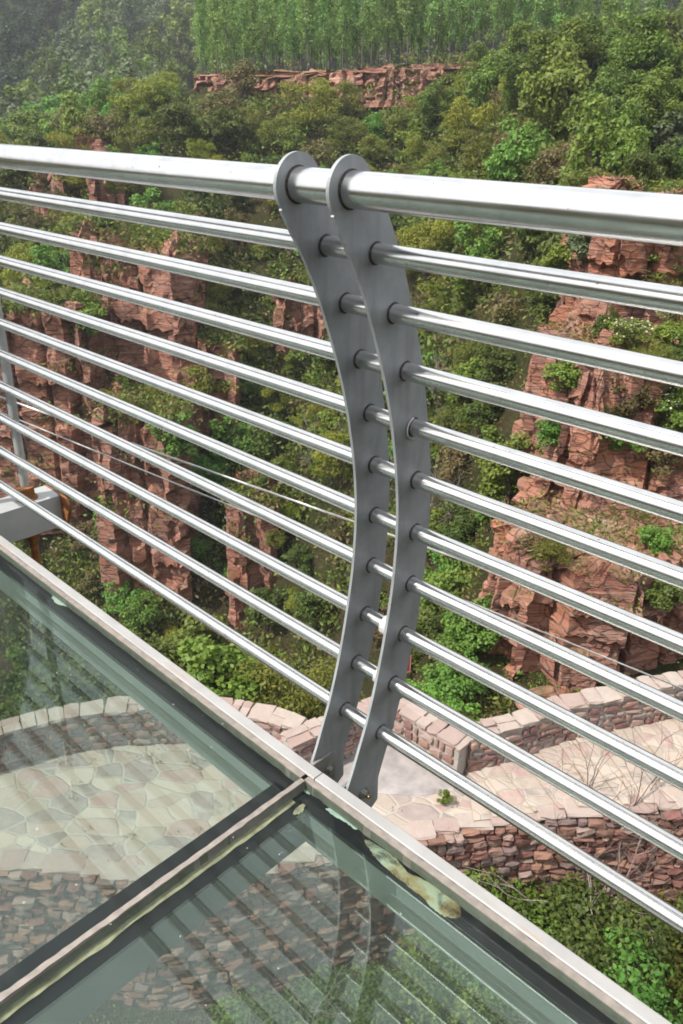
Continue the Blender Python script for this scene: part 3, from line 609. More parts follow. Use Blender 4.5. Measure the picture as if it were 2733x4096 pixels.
def boulder(label, p, s, sd, mat=ROCKN, name='boulder'):
    r = np.random.default_rng(sd); import bmesh
    bm = bmesh.new(); bmesh.ops.create_icosphere(bm, subdivisions=3, radius=1)
    dirs = r.normal(0, 1, (9, 3)); dirs /= np.linalg.norm(dirs, axis=1)[:, None]; cut = r.uniform(.55, .85, 9)
    for v_ in bm.verts:
        c_ = np.array(v_.co)
        for d, k_ in zip(dirs, cut):
            q = c_ @ d
            if q > k_: c_ = c_ - d * (q - k_)
        v_.co = Vector(c_ * np.array(s) * (1 + r.normal(0, .012)))
    me = bpy.data.meshes.new(name); bm.to_mesh(me); bm.free(); me.materials.append(mat)
    o = link(name, me, None, tuple(p), (r.uniform(-.15, .15), r.uniform(-.15, .15), r.uniform(0, 6)))
    return props(o, label, 'boulder', 'loose boulders on the rocks')
boulder('pale slab boulder perched on the ledge of the lowest red block', (4.45, 16.7, -7.35), (.62, .38, .26), 1)
boulder('small pale boulder just below the slab boulder on the ledge', (5.0, 16.4, -7.5), (.22, .18, .16), 2)
boulder('small grey boulder leaning behind the slab boulder on the ledge', (5.15, 17.2, -7.2), (.3, .22, .2), 3)
boulder('squarish boulder on top of the rock stack at the left edge', (-22.3, 50.6, -9.7), (.8, .6, .8), 4, ROCK)
boulder('wide slab boulder on the rock stack, right of the squarish one', (-20.0, 50.4, -9.9), (1.15, .7, .5), 5, ROCK)
boulder('pink boulder at the lower edge of the close cliff beside the wall', (4.6, 13.9, -10.0), (.75, .5, .45), 6)

# ------------------------------------------------------------------ stone path, walls
def stone_verts(r, cx, sx, sy, sz, round_=.35, jit=.1):
    g = np.array([(a, b, c_) for a in (-1, 0, 1) for b in (-1, 0, 1) for c_ in (-1, 0, 1) if (a, b, c_) != (0, 0, 0)], float)
    nn = g / np.linalg.norm(g, axis=1)[:, None]; p = g * (1 - round_) + nn * round_ * 1.25
    p = p + r.normal(0, jit, p.shape); return p * np.array([sx, sy, sz]) / 2
_g = [(a, b, c_) for a in (-1, 0, 1) for b in (-1, 0, 1) for c_ in (-1, 0, 1) if (a, b, c_) != (0, 0, 0)]; _ix = {q: i for i, q in enumerate(_g)}
STF = []
for ax in range(3):
    for s_ in (-1, 1):
        o1, o2 = [i for i in range(3) if i != ax]
        for a in (-1, 0):
            for b in (-1, 0):
                q = []
                for da, db in ((0, 0), (1, 0), (1, 1), (0, 1)):
                    t_ = [0, 0, 0]; t_[ax] = s_; t_[o1] = a + da; t_[o2] = b + db; q.append(_ix[tuple(t_)])
                fl = (s_ > 0) != (ax == 1); STF.append(tuple(q) if fl else tuple(q[::-1]))
def stones_on(mb, path, zlo, zhi, w, h, depth, r, gap, jit, flat, out, round_=.35, tiltj=.06):
    P = np.array(path, float); sg = np.linalg.norm(np.diff(P, axis=0), axis=1); cu = np.concatenate([[0], np.cumsum(sg)]); L_ = cu[-1]
    pos = lambda s: np.array([np.interp(s, cu, P[:, 0]), np.interp(s, cu, P[:, 1])])
    row = 0; zrel = 0; Hm = max(np.interp(0, [0, 1], [1, 1]) * (zhi(0) - zlo(0)), zhi(L_) - zlo(L_))
    while zrel < Hm:
        hh = r.uniform(h * .65, h * 1.4); s = r.uniform(-.3, 0) * w
        while s < L_:
            ww = r.uniform(w * .5, w * 1.55); sc_ = s + ww / 2
            if 0 <= sc_ <= L_:
                top = zhi(sc_) - zlo(sc_)
                if zrel + hh * .5 < top:
                    p = pos(sc_); q = pos(min(L_, sc_ + .05)) - pos(max(0, sc_ - .05)); an = math.atan2(q[1], q[0])
                    dd = r.uniform(-1, 1) * flat
                    v_ = stone_verts(r, 0, ww - gap, depth, min(hh, top - zrel) * r.uniform(.85, 1.05) - gap, round_, jit)
                    ti = r.normal(0, tiltj); v_ = v_ @ np.array([[math.cos(ti), 0, math.sin(ti)], [0, 1, 0], [-math.sin(ti), 0, math.cos(ti)]])
                    ca, sa = math.cos(an), math.sin(an); nrm = np.array([sa, -ca]) * out
                    w_ = np.stack([v_[:, 0] * ca - v_[:, 1] * sa, v_[:, 0] * sa + v_[:, 1] * ca, v_[:, 2]], -1)
                    w_ += np.array([*(p + nrm * dd), zlo(sc_) + zrel + hh / 2 + r.normal(0, h * .06)]); mb.add(w_, STF)
            s += ww
        zrel += hh
def slab_strip(mb, A, B, zA, zB, th):      # sheet between two polylines of equal count
    n = len(A); V = [(*A[i], zA[i]) for i in range(n)] + [(*B[i], zB[i]) for i in range(n)] + [(*A[i], zA[i] - th) for i in range(n)] + [(*B[i], zB[i] - th) for i in range(n)]
    F = []
    for i in range(n - 1):
        F += [(i, i + 1, n + i + 1, n + i), (2 * n + i, 3 * n + i, 3 * n + i + 1, 2 * n + i + 1), (i, 2 * n + i, 2 * n + i + 1, i + 1), (n + i, n + i + 1, 3 * n + i + 1, 3 * n + i)]
    F += [(0, n, 3 * n, 2 * n), (n - 1, 3 * n - 1, 4 * n - 1, 2 * n - 1)]
    return mb.add(V, F)
def walkz(x): return -9.0 + np.where(x > 2.4, .125 * (x - 2.4), 0) * 1.0
near_l = [(-9.5, 8.2), (-7, 8.45), (-5.06, 8.49), (-4.04, 8.43), (-2.83, 8.3), (-1.5, 8.45), (-.2, 8.85), (1.42, 9.3), (2.35, 9.52)]
far_l = [(-10.2, 7.9), (-8, 9.2), (-5.84, 10.45), (-4.49, 11.05), (-2.83, 11.32), (-1.4, 11.2), (-.1, 11.0), (.95, 11.6), (2.35, 10.6)]
mb = MB(); slab_strip(mb, near_l, far_l, [-9] * 9, [-9] * 9, 2.6)
props(mb.obj('path', FLAGS), 'crazy-paved flagstone terrace', None, None, 'structure')
mb = MB(); slab_strip(mb, [(-.55, 10.05), (.4, 10.1), (1.5, 10.05), (2.1, 10.2)], [(-.75, 10.45), (.25, 11.0), (1.0, 11.4), (2.1, 10.55)], [-8.994] * 4, [-8.994] * 4, .05)
props(mb.obj('pavement', CONC), 'grey concrete landing at the foot of the steps', None, None, 'structure')
# steps climbing to the right: each a row of slabs
nearR = lambda s: np.array([2.35 + s, np.interp(2.35 + s, [2.35, 2.45, 3.85, 5.75, 9.5], [9.52, 9.55, 9.68, 9.66, 9.75])])
farR = lambda s: np.array([2.35 + s, np.interp(2.35 + s, [2.35, 3.0, 4.2, 5.4, 6.5, 9.5], [10.6, 10.75, 11.2, 11.42, 11.62, 12.5])])
mbs = MB(); s = 0; r = np.random.default_rng(44); zt = -8.955; sk = .42
while s < 7.2:
    w_ = r.uniform(.30, .42); a0, a1 = nearR(s), nearR(s + w_); b0, b1 = farR(max(0, s - sk)), farR(max(.02, s + w_ - sk))
    slab_strip(mbs, [a0, a1], [b0, b1], [zt, zt], [zt + .02, zt + .02], 2.4 + s * .05); s += w_; zt += .047
props(mbs.obj('path', STEPM), 'low flagstone steps climbing along the wall', None, None, 'structure')
stepz = lambda x: -8.95 + max(0, x - 2.35) / .36 * .047
# loose slab kerb along the near rim of the steps
def wall(name, label, path, zb, ht, cat='stone wall', capw=.38, seed=0, grp='mortared stone parapets of the path'):
    P = np.array(path, float); r = np.random.default_rng(seed)
    t = thing(name, label, cat, (*P[0], float(zb(P[0][0]))), 0, grp); off = np.array([*P[0], float(zb(P[0][0]))])
    sg = np.linalg.norm(np.diff(P, axis=0), axis=1); cu = np.concatenate([[0], np.cumsum(sg)]); xs = lambda s: np.interp(s, cu, P[:, 0])
    d = np.gradient(P, axis=0); nn = np.stack([-d[:, 1], d[:, 0]], -1); nn /= np.linalg.norm(nn, axis=1)[:, None]
    A = P - nn * .15; B = P + nn * .15
    mb = MB(); slab_strip(mb, A, B, [zb(p[0]) + ht for p in P], [zb(p[0]) + ht for p in P], ht + 1.5); mb.v = [v_ - off for v_ in mb.v]; mb.obj('mortar_core', MORTAR, t)
    mb = MB()
    for sd_, path_ in ((1, A), (-1, B)):
        stones_on(mb, path_, lambda s: zb(xs(s)), lambda s: zb(xs(s)) + ht, .23, .16, .10, r, .05, .09, .012, 1, .6)
    mb.v = [v_ - off for v_ in mb.v]; mb.obj('stonework', WALLST, t)
    mb = MB(); s = 0
    while s < cu[-1]:
        w_ = min(r.uniform(.16, .46), cu[-1] - s + .05); c_ = s + w_ / 2
        p = np.array([np.interp(c_, cu, P[:, 0]), np.interp(c_, cu, P[:, 1])]); q = np.array([np.interp(min(c_ + .1, cu[-1]), cu, P[:, i]) - np.interp(max(c_ - .1, 0), cu, P[:, i]) for i in (0, 1)]); an = math.atan2(q[1], q[0])
        for off_ in ((-.5, .5) if r.random() < .35 else (0,)):
            ww = capw * (r.uniform(.9, 1.15)) * (.52 if off_ else 1)
            v_ = stone_verts(r, 0, w_ - .012, ww, .075, .12, .07); v_[:, 2] = np.round(v_[:, 2] / .0375) * .0375 + r.normal(0, .004, len(v_))
            v_[:, 1] += off_ * capw * .5; ca, sa = math.cos(an), math.sin(an)
            w2 = np.stack([v_[:, 0] * ca - v_[:, 1] * sa, v_[:, 0] * sa + v_[:, 1] * ca, v_[:, 2]], -1) + np.array([*p, zb(xs(c_)) + ht + .03 + r.uniform(-.02, .024)])
            mb.add(w2, STF)
        s += w_
    mb.v = [v_ - off for v_ in mb.v]; mb.obj('cap_stones', CAPST, t)
    return t
flat9 = lambda x: -9.0
wall('parapet_wall', 'curved parapet wall with pale cap stones round the terrace', cr([(-9.6, 8.3), (-8, 9.2), (-5.84, 10.45), (-4.49, 11.05), (-3.4, 11.25), (-2.2, 11.32), (-1.2, 11.12), (-.42, 10.75)], 5), flat9, .74, seed=1)
wall('parapet_wall', 'short parapet wall running out to a corner behind the plates', [(-.82, 10.4), (0, 10.95), (.97, 11.6)], flat9, .78, seed=2)
wall('parapet_wall', 'short masonry parapet falling back from the corner to the steps', [(1.12, 11.55), (1.65, 11.05), (2.25, 10.52)], flat9, .74, seed=3)
wall('parapet_wall', 'long parapet wall with pink cap stones climbing beside the steps', [(2.35, 10.72), (3.0, 10.88), (4.2, 11.35), (5.4, 11.58), (6.5, 11.8), (8.0, 12.2), (9.5, 12.65)], stepz, .76, seed=4)
# dry-stone retaining wall under the near rim
t = thing('retaining_wall', 'rough dry-stone retaining wall of red rubble below the path', 'stone wall', (1.42, 9.3, -9.0))
off = np.array([1.42, 9.3, -9.0]); r = np.random.default_rng(9); mb = MB()
face = [(p[0], p[1] - .07) for p in near_l] + [(float(nearR(s_)[0]), float(nearR(s_)[1]) - .07) for s_ in (1.2, 2.4, 3.6, 5, 7)]
xface = np.array(face)
cuF = np.concatenate([[0], np.cumsum(np.linalg.norm(np.diff(xface, axis=0), axis=1))]); xF = lambda s: np.interp(s, cuF, xface[:, 0])
stones_on(mb, face, lambda s: -12.1, lambda s: -9.06 + max(0, (xF(s) - 2.35) / .36 * .047), .24, .13, .3, r, .006, .09, .06, 1, .42, .12)
# a projecting top course
mb.v = [v_ - off for v_ in mb.v]; mb.obj('rubble_stones', RUBBLE, t)
def rim_slabs():
    r = np.random.default_rng(12); mb = MB(); s = cuF[2]
    while s < cuF[-1] - .5:
        w_ = r.uniform(.28, .75); c_ = s + w_ / 2; p = np.array([np.interp(c_, cuF, xface[:, 0]), np.interp(c_, cuF, xface[:, 1])])
        z_ = -9.0 + max(0, (xF(c_) - 2.35) / .36 * .047); v_ = stone_verts(r, 0, w_ + .02, r.uniform(.26, .36), .06, .15, .09)
        mb.add(v_ + np.array([p[0], p[1] + .1, z_ - .012]) , STF); s += w_
    mb.v = [v_ - off for v_ in mb.v]; return mb.obj('rim_stones', CAPST, t)
rim_slabs()
# red warning board beyond the parapet
p = at(936, 1527, 12.7)
sg = thing('warning_sign', 'red sign with pale border half hidden behind the right plate, above the wall', 'sign', (p[0] - .12, p[1], p[2] - 1.3), .25)
mb = MB(); mb.box(-.2, .2, -.008, .008, 1.1, 1.5); mb.obj('board', RED, sg)
mb = MB()
for a in ((-.18, .18, 1.12, 1.128), (-.18, .18, 1.472, 1.48), (-.18, -.172, 1.128, 1.472), (.172, .18, 1.128, 1.472)): mb.box(a[0], a[1], -.0105, -.0085, a[2], a[3])
mb.obj('border', OFFW, sg)
MB().tube([(.10 * math.cos(a), -.0095, 1.3 + .10 * math.sin(a)) for a in np.linspace(0, 2 * math.pi, 30)], .008, 5).obj('ring_mark', LRED, sg)
MB().tube([(0, .03, -.3), (0, .03, 1.45)], .02, 8).obj('post', DULLSTEEL, sg)

# ------------------------------------------------------------------ vegetation
BVH = None
def build_bvh():
    global BVH
    BVH = BVHTree.FromPolygons(np.concatenate(BV_V).tolist(), BV_F)
build_bvh()
def hit(x, y):
    h = BVH.ray_cast(Vector(ORG), Vector(ray(x, y)).normalized()); return None if h[0] is None else np.array(h[0])
def down(x, y):
    h = BVH.ray_cast(Vector((x, y, 200)), Vector((0, 0, -1))); return h[0].z if h[0] else float(height(np.array([x]), np.array([y]))[0])
def cards(C, N, size, r, asp=.62):
    n = len(C); N = N / (np.linalg.norm(N, axis=1)[:, None] + 1e-9); a = r.normal(0, 1, (n, 3)); u = np.cross(N, a); u /= np.linalg.norm(u, axis=1)[:, None] + 1e-9; w = np.cross(N, u)
    s = size * r.uniform(.6, 1.35, n); u = u * s[:, None] * .5; w = w * (s * asp * .5)[:, None]; cup = N * (s * .12)[:, None]
    return np.stack([C - u, C - w - cup, C + u, C + w - cup], 1)
def crown_pts(r, R, nclump, nleaf, z0, fill=.55, cl=(.26, .46), flat=.75, keep=None):
    R = np.array(R, float); C = []
    while len(C) < nclump:
        p = r.uniform(-1, 1, 3); q = np.linalg.norm(p)
        if q < 1 and q > fill * r.random(): C.append(p * .78)
    C = np.array(C); C += .10 * r.normal(0, 1, C.shape); mr = R.mean(); rc = r.uniform(*cl, nclump) * (1 - .25 * np.linalg.norm(C, axis=1))
    per = np.maximum(6, (nleaf * rc ** 2 / np.sum(rc ** 2)).astype(int)); pts = []; nor = []; cid = []
    for i in range(nclump):
        d = r.normal(0, 1, (per[i], 3)); d /= np.linalg.norm(d, axis=1)[:, None]; rr = rc[i] * r.uniform(.35, 1.08, per[i]) ** .6
        q = d * rr[:, None]; q[:, 2] *= flat; pts.append((C[i] + q) * R); nor.append(d * .7 + r.normal(0, .55, d.shape) + np.array([0, 0, .85])); cid += [i] * per[i]
    P = np.concatenate(pts); P[:, 2] += z0
    return P, np.concatenate(nor), C * R + np.array([0, 0, z0])
def limbs(mb, r, C, base, h0, r0, sides=6, nmax=14):
    top = C[:, 2].max(); tr = [base, base + np.array([r.normal(0, .06), r.normal(0, .06), h0]), np.array([C[:, 0].mean() * .5, C[:, 1].mean() * .5, h0 + (top - h0) * .55])]
    tr = cr(tr, 4); mb.tube(tr, np.linspace(r0, r0 * .35, len(tr)), sides)
    for i in r.permutation(len(C))[:nmax]:
        k = r.integers(len(tr) // 3, len(tr)); a = tr[k]; b = C[i]; m = (a + b) / 2 + r.normal(0, .08, 3) * np.linalg.norm(b - a); pl = cr([a, m, b], 3)
        mb.tube(pl, np.linspace(r0 * .4, r0 * .07, len(pl)), 4, 0, False)
PROTO = {}
def proto(key, leafmat, R, nclump, nleaf, leaf, z0, trunk_r, h0, seed, bark=BARK, fill=.55, cl=(.26, .46), flat=.75, extra=None, asp=.62, nmax=14, stems=1):
    r = np.random.default_rng(seed); P, N, C = crown_pts(r, R, nclump, nleaf, z0, fill, cl, flat)
    V = cards(P, N, leaf, r, asp); mats = [leafmat]; mi = np.zeros(len(V), int)
    if extra:
        m_, frac, sz = extra; k = r.permutation(len(P))[:int(frac * len(P))]; top = k[P[k][:, 2] > np.median(P[:, 2]) - .2]
        V2 = cards(P[top] + N[top] * .03, np.tile([0, 0, 1.0], (len(top), 1)) + r.normal(0, .4, (len(top), 3)), sz, r, .9); V = np.concatenate([V, V2]); mi = np.concatenate([mi, np.ones(len(V2), int)]); mats.append(m_)
    me = quads_mesh(key + '_crown', V, mats, mi); mb = MB()
    for s_ in range(stems): limbs(mb, r, C, np.array([r.normal(0, .08 * (stems > 1)), r.normal(0, .08 * (stems > 1)), -.4]), h0, trunk_r, 6, nmax)
    PROTO[key] = (me, mb.mesh(key + '_trunk', bark, True, 180))
def put(key, name, label, cat, loc, s=1.0, rz=None, group=None, sz=None, part='crown'):
    me, tm = PROTO[key]; t = thing(name, label, cat, tuple(float(a) for a in loc), rng.uniform(0, 6.28) if rz is None else rz, group)
    t.scale = (s, s, s if sz is None else sz); link(part, me, t); link('trunk' if part == 'crown' else 'stem', tm, t); return t
# shrubs about 2 m across at scale 1
for i, k_ in enumerate(('dark', 'mid', 'bright', 'olive', 'yellow', 'brown', 'grey')):
    for v_ in range(2):
        fine = k_ in ('olive', 'yellow'); sparse = k_ == 'brown'
        proto(f'{k_}_shrub{v_}', LEAF[k_], (1.05, 1.0, .85), 26 if not sparse else 20, 1500 if sparse else (4200 if fine else 3400), .085 if fine else .115, .85, .05, .5, 100 + i * 7 + v_, DTWIG if sparse else BARK, .5, (.24, .44), .55 if fine else .72, nmax=18 if sparse else 9, asp=.4 if fine else .66, stems=3 if sparse else 1)
for v_ in range(2): proto(f'blossom_shrub{v_}', LEAF['mid'], (1.0, 1.0, .8), 22, 2000, .09, .8, .04, .4, 180 + v_, BARK, .5, (.22, .4), .7, extra=(FLOWER, .22, .075))
for v_ in range(3): proto(f'broad_tree{v_}', LEAF[('mid', 'tree', 'tree')[v_]], (2.6, 2.5, 2.7), 46, 8500, .2, 4.0, .17, 1.7, 200 + v_, BARK, .5, (.2, .36), .75)
for v_ in range(2): proto(f'fresh_tree{v_}', LEAF[('mid', 'bright')[v_]], (2.8, 2.6, 2.5), 38, 5500, .3, 3.6, .18, 1.6, 210 + v_, BARK, .5, (.2, .36), .75)
for v_, k_ in enumerate(('grey', 'dark', 'blue', 'mid')): proto(f'distant_tree{v_}', LEAF[k_], (2.6, 2.6, 3.4 if v_ != 2 else 4.6), 30, 2600, .36, 4.2, .2, 1.8, 220 + v_, BARK, .5, (.2, .36), .8)
def poplar(key, seed):
    r = np.random.default_rng(seed); P = []; N = []; mb = MB(); h = 8.0
    tr = cr([(0, 0, -.8), (r.normal(0, .06), r.normal(0, .06), 2), (r.normal(0, .12), r.normal(0, .12), 5.0), (r.normal(0, .12), 0, h)], 4); mb.tube(tr, np.linspace(.068, .014, len(tr)), 6)
    for i in range(30):
        z = 2.75 + (h - 2.75) * (i / 30) ** .92; L_ = np.interp(z, [2.6, 3.9, 6, 8], [.5, .85, .7, .2]) * r.uniform(.65, 1.2); a = r.uniform(0, 6.28); b = np.array([0, 0, z]); e = b + np.array([math.cos(a) * L_, math.sin(a) * L_, L_ * r.uniform(.8, 1.4)])
        mb.tube([b, (b + e) / 2, e], [.016, .01, .003], 3, 0, False); k = 46; t_ = r.uniform(.1, 1.1, k)
        P.append(b + (e - b) * t_[:, None] + r.normal(0, .13, (k, 3))); N.append(r.normal(0, 1, (k, 3)) + np.array([math.cos(a), math.sin(a), 1.6]) * .5)
    P = np.concatenate(P); N = np.concatenate(N)
    PROTO[key] = (quads_mesh(key + '_crown', cards(P, N, .17, r, .8), LEAF['pop']), mb.mesh(key + '_trunk', PBARK, True, 180))
for v_ in range(3): poplar(f'poplar{v_}', 240 + v_)

RAILPT = [[proj(wl(0, o, z)) for o, z in RAILS], [proj(wr(0, o, z)) for o, z in RAILS]]
def gapname(u, v):
    """which gap between the rails a picture point falls in"""
    side = 0 if u < (860) else 1; ys = []
    for i, (o, z) in enumerate(RAILS):
        f = wl if side == 0 else wr; a = proj(f(0, o, z)); b = proj(f(-2.2 if side == 0 else 1.0, o, z)); ys.append(a[1] + (b[1] - a[1]) * (u - a[0]) / (b[0] - a[0]))
    k = sum(1 for y in ys if y < v); return side, k
REG = []          # things that get a place label afterwards
def reg(t, adj, noun, p): REG.append((t, adj, noun, p))

# -- poplar plantation on the plateau
POP = 0
for row in range(8):
    yb = 80.2 + row * 2.4; xs = np.arange(-13.6 - row * .25, 25, 1.8) + (.9 if row % 2 else 0)
    for i, x in enumerate(xs):
        x_ = x + rng.normal(0, .22); y_ = yb + rng.normal(0, .3) + np.interp(x_, [-12, 0, 15, 30], [1, 0, -2, -5])
        q = proj((x_, y_, 8))
        if row > 0 and rng.random() < .1: continue
        if q is None or q[0] < 420 or q[0] > 1585 or (q[0] > 1330 and row > 3): continue
        lab = f'slender young poplar in the front row on the plateau, {ordn(i + 1)} from its left end' if row == 0 else f'slender poplar in the {ordn(row + 1)} row of the plantation, {ordn(i + 1)} from the left'
        put(f'poplar{rng.integers(3)}', 'poplar_tree', lab, 'tree', (x_, y_, down(x_, y_) - .05), rng.uniform(.78, 1.16), group='poplars of the plantation on the plateau'); POP += 1

# -- wooded misty hillside and the trees left of the spur
cnt = 0; pts = []
for tries in range(4000):
    y_ = 118 + 190 * rng.random() ** 1.25; u = rng.uniform(-60, 1120) if rng.random() < .72 else rng.uniform(-60, 1600); d = ray(u, 200); x_ = d[0] / d[1] * y_
    if cnt > 150: break
    if y_ < 150 and u > 330: continue
    if u > 480 and y_ < 150: continue
    if any((a - x_) ** 2 + (b - y_) ** 2 < (4.6 + .012 * y_) ** 2 for a, b in pts): continue
    z_ = down(x_, y_); q = proj((x_, y_, z_ + 4))
    if q is None or q[1] < -70: continue
    pts.append((x_, y_)); cnt += 1
    dark = fbm(np.array([x_ * 1.0]), np.array([y_ * .5]), .028, 2, 17)[0] > .08
    v_ = rng.choice([1, 2, 2, 0]) if dark else rng.choice([0, 3, 3, 1, 0])
    t = put(f'distant_tree{v_}', 'hillside_tree', None, 'tree', (x_, y_, z_ - .3), rng.uniform(1.2, 2.1), group='trees on the misty hillside')
    reg(t, ('pale grey-green', 'dark green', 'blue-green conical', 'mid green')[v_], 'hilltree', (x_, y_, z_ + 4))
for i, (u, v, Y, s, k_, lab) in enumerate([
    (40, 330, 102, 1.35, 'fresh_tree0', 'broad green tree at the left edge behind the spur'), (130, 300, 106, 1.5, 'fresh_tree1', 'fresh green round-headed tree standing highest of the group behind the spur'),
    (205, 320, 104, 1.15, 'fresh_tree1', 'fresh green tree at the right end of the group behind the spur'), (-20, 290, 112, 1.5, 'fresh_tree0', 'green tree cut by the left frame edge, behind the spur'),
    (90, 380, 94, 1.15, 'fresh_tree0', 'lower darker green tree in the group behind the spur'), (15, 400, 92, 1.0, 'broad_tree0', 'dark tree just above the handrail at the left edge'), (170, 370, 94, .9, 'fresh_tree0', 'small green tree in front of the group behind the spur')]):
    p = at(u, v, Y); put(k_, 'broadleaf_tree', lab, 'tree', (p[0], p[1], min(p[2], down(p[0], p[1]))), s, group='green trees behind the spur')

# -- placed trees and shrubs
def plant(key, u, v, s, label, name='shrub', cat='shrub', group='shrubs on the gorge sides', sz=None, sink=.12):
    p = hit(u, v)
    if p is None: return None
    return put(key, name, label, cat, (p[0], p[1], p[2] - sink), s, group=group, sz=sz)
def trees(L_):
    for key, u, v, s, lab in L_: plant(key, u, v, s, lab, 'broadleaf_tree', 'tree', 'trees on the slope below the plateau')
for key, u, v, Y, s_, lab in [('broad_tree1', 1325, 330, 53, .95, 'large rounded tree rising above the plateau rim, left of the big group'), ('broad_tree0', 1430, 300, 50, 1.05, 'biggest dark leafy tree at upper right'), ('broad_tree2', 1545, 250, 52, 1.1, 'leafy tree at the upper right corner'),
       ('broad_tree2', 1255, 380, 51, .95, 'leafy tree below and left of the big rounded crown'), ('broad_tree1', 1385, 400, 43, .75, 'dark tree in the shade under the biggest crown'), ('broad_tree2', 1490, 390, 41, .75, 'green tree standing under the biggest crown at the right'), ('broad_tree0', 1570, 380, 42, .8, 'dark tree cut by the right frame edge above the handrail'), ('broad_tree2', 1165, 330, 60, .75, 'fresh green tree left of the big group at upper right'), ('broad_tree1', 1180, 430, 52, .7, 'dark tree just above the handrail right of the olive shrubs'),
       ('broad_tree2', 1000, 330, 66, .75, 'bright leafy tree above the handrail right of the plates'), ('broad_tree1', 1085, 280, 68, .65, 'small leafy tree under the rim, right of the plates')]:
    p = at(u, v, Y); put(key, 'broadleaf_tree', lab, 'tree', (p[0], p[1], min(down(p[0], p[1]), float(height(np.array([p[0]]), np.array([p[1]]))[0]) + .3) - .2), s_, group='trees on the slope below the plateau')
S_ = [('yellow_shrub0', 320, 285, 2.6, 'yellow-green feathery shrub on the spur crest, left of the rock ledge'), ('olive_shrub0', 640, 350, 1.9, 'large olive shrub above the handrail left of the plates'), ('yellow_shrub1', 715, 305, 2.6, 'tall yellowish shrub on the slope above the left plate'), ('olive_shrub0', 785, 285, 2.3, 'yellowish olive shrub covering the rim ledge above the plate heads'), ('mid_shrub1', 1035, 245, 1.9, 'green shrub covering the rim ledge right of the plates'), ('olive_shrub1', 790, 350, 1.9, 'olive shrub directly behind the two plate heads'),
      ('olive_shrub0', 910, 330, 2.0, 'olive shrub above the handrail, right of the plate heads'), ('mid_shrub0', 960, 370, 2.0, 'green shrub just above the handrail right of the plates'), ('olive_shrub1', 1100, 400, 1.7, 'olive shrub above the middle of the right handrail'), ('bright_shrub0', 1440, 330, 1.9, 'light green shrub at right under the big trees'), ('yellow_shrub0', 1480, 370, 1.6, 'yellow-green shrub above the handrail near the right edge'), ('grey_shrub0', 1530, 400, 1.7, 'grey-green shrub above the right handrail end'),
      ('brown_shrub0', 560, 235, 2.0, 'brown twiggy shrub below the rock ledge'), ('brown_shrub1', 250, 330, 2.0, 'brown bare-looking shrub at the left of the spur'), ('brown_shrub0', 500, 300, 2.0, 'brownish shrub in the middle of the slope under the ledge'), ('dark_shrub0', 420, 330, 2.0, 'dark shrub above the left handrail'), ('dark_shrub1', 520, 350, 2.2, 'dark green shrub touching the handrail, left half'), ('mid_shrub1', 380, 270, 1.6, 'green shrub beside the yellow one on the spur'),
      ('bright_shrub0', 560, 905, 1.55, 'bright green shrub beside the small red rock face'), ('bright_shrub1', 400, 1035, 1.6, 'bright green shrub under the large red face'), ('bright_shrub0', 545, 1040, 1.7, 'bright yellow-green shrub in the gully left of the plates'), ('bright_shrub1', 285, 1395, 1.35, 'vivid green shrub growing out of the lowest dark red wall'), ('mid_shrub0', 455, 1550, 2.5, 'big round green shrub just above the white trim, left'), ('olive_shrub1', 540, 1590, 1.8, 'olive shrub low behind the bottom rail'),
      ('bright_shrub1', 450, 1290, 1.3, 'green shrub in the cleft between red wall and pillar'), ('mid_shrub1', 200, 780, 1.7, 'green shrub between the two red faces at left'), ('bright_shrub0', 150, 660, 1.9, 'bright narrow shrub left of the large red face'), ('dark_shrub0', 60, 620, 2.0, 'dark shrub near the left edge behind the third rail'), ('yellow_shrub0', 175, 450, 1.8, 'yellow-green shrub between the two outcrops under the handrail'), ('olive_shrub0', 320, 460, 1.8, 'olive shrub right under the handrail, left part'),
      ('mid_shrub1', 1300, 905, .75, 'small green tuft growing in the crack of the right cliff'), ('bright_shrub1', 1270, 1010, .6, 'little bright shrub at the foot of the rock pillar'), ('bright_shrub0', 1420, 1035, .62, 'fresh green shrub on a ledge of the right cliff'), ('dark_shrub1', 1515, 1400, .62, 'dark shrub on the lower right rock face'), ('bright_shrub1', 1500, 1260, .5, 'light green sprig on the right rock near the edge'), ('mid_shrub0', 1560, 1000, .8, 'green shrub cut by the right frame edge on the cliff')]
for key, u, v, s, lab in S_: plant(key, u, v, s, lab)
for key, u, v, s, lab in [('blossom_shrub0', 1430, 810, .85, 'white-flowering shrub on the cliff under the third right rail'), ('blossom_shrub1', 1515, 960, .95, 'largest white-flowering shrub at the right, under the fourth rail'), ('blossom_shrub0', 1550, 760, .7, 'white-flowering shrub near the right frame edge'), ('blossom_shrub1', 1566, 640, .6, 'white blossom cut by the right frame edge under the second rail'), ('blossom_shrub1', 560, 690, 1.5, 'pale-blossomed shrub across the gorge left of the plates')]:
    plant(key, u, v, s, lab, 'flowering_shrub', 'shrub', 'white-flowering shrubs')
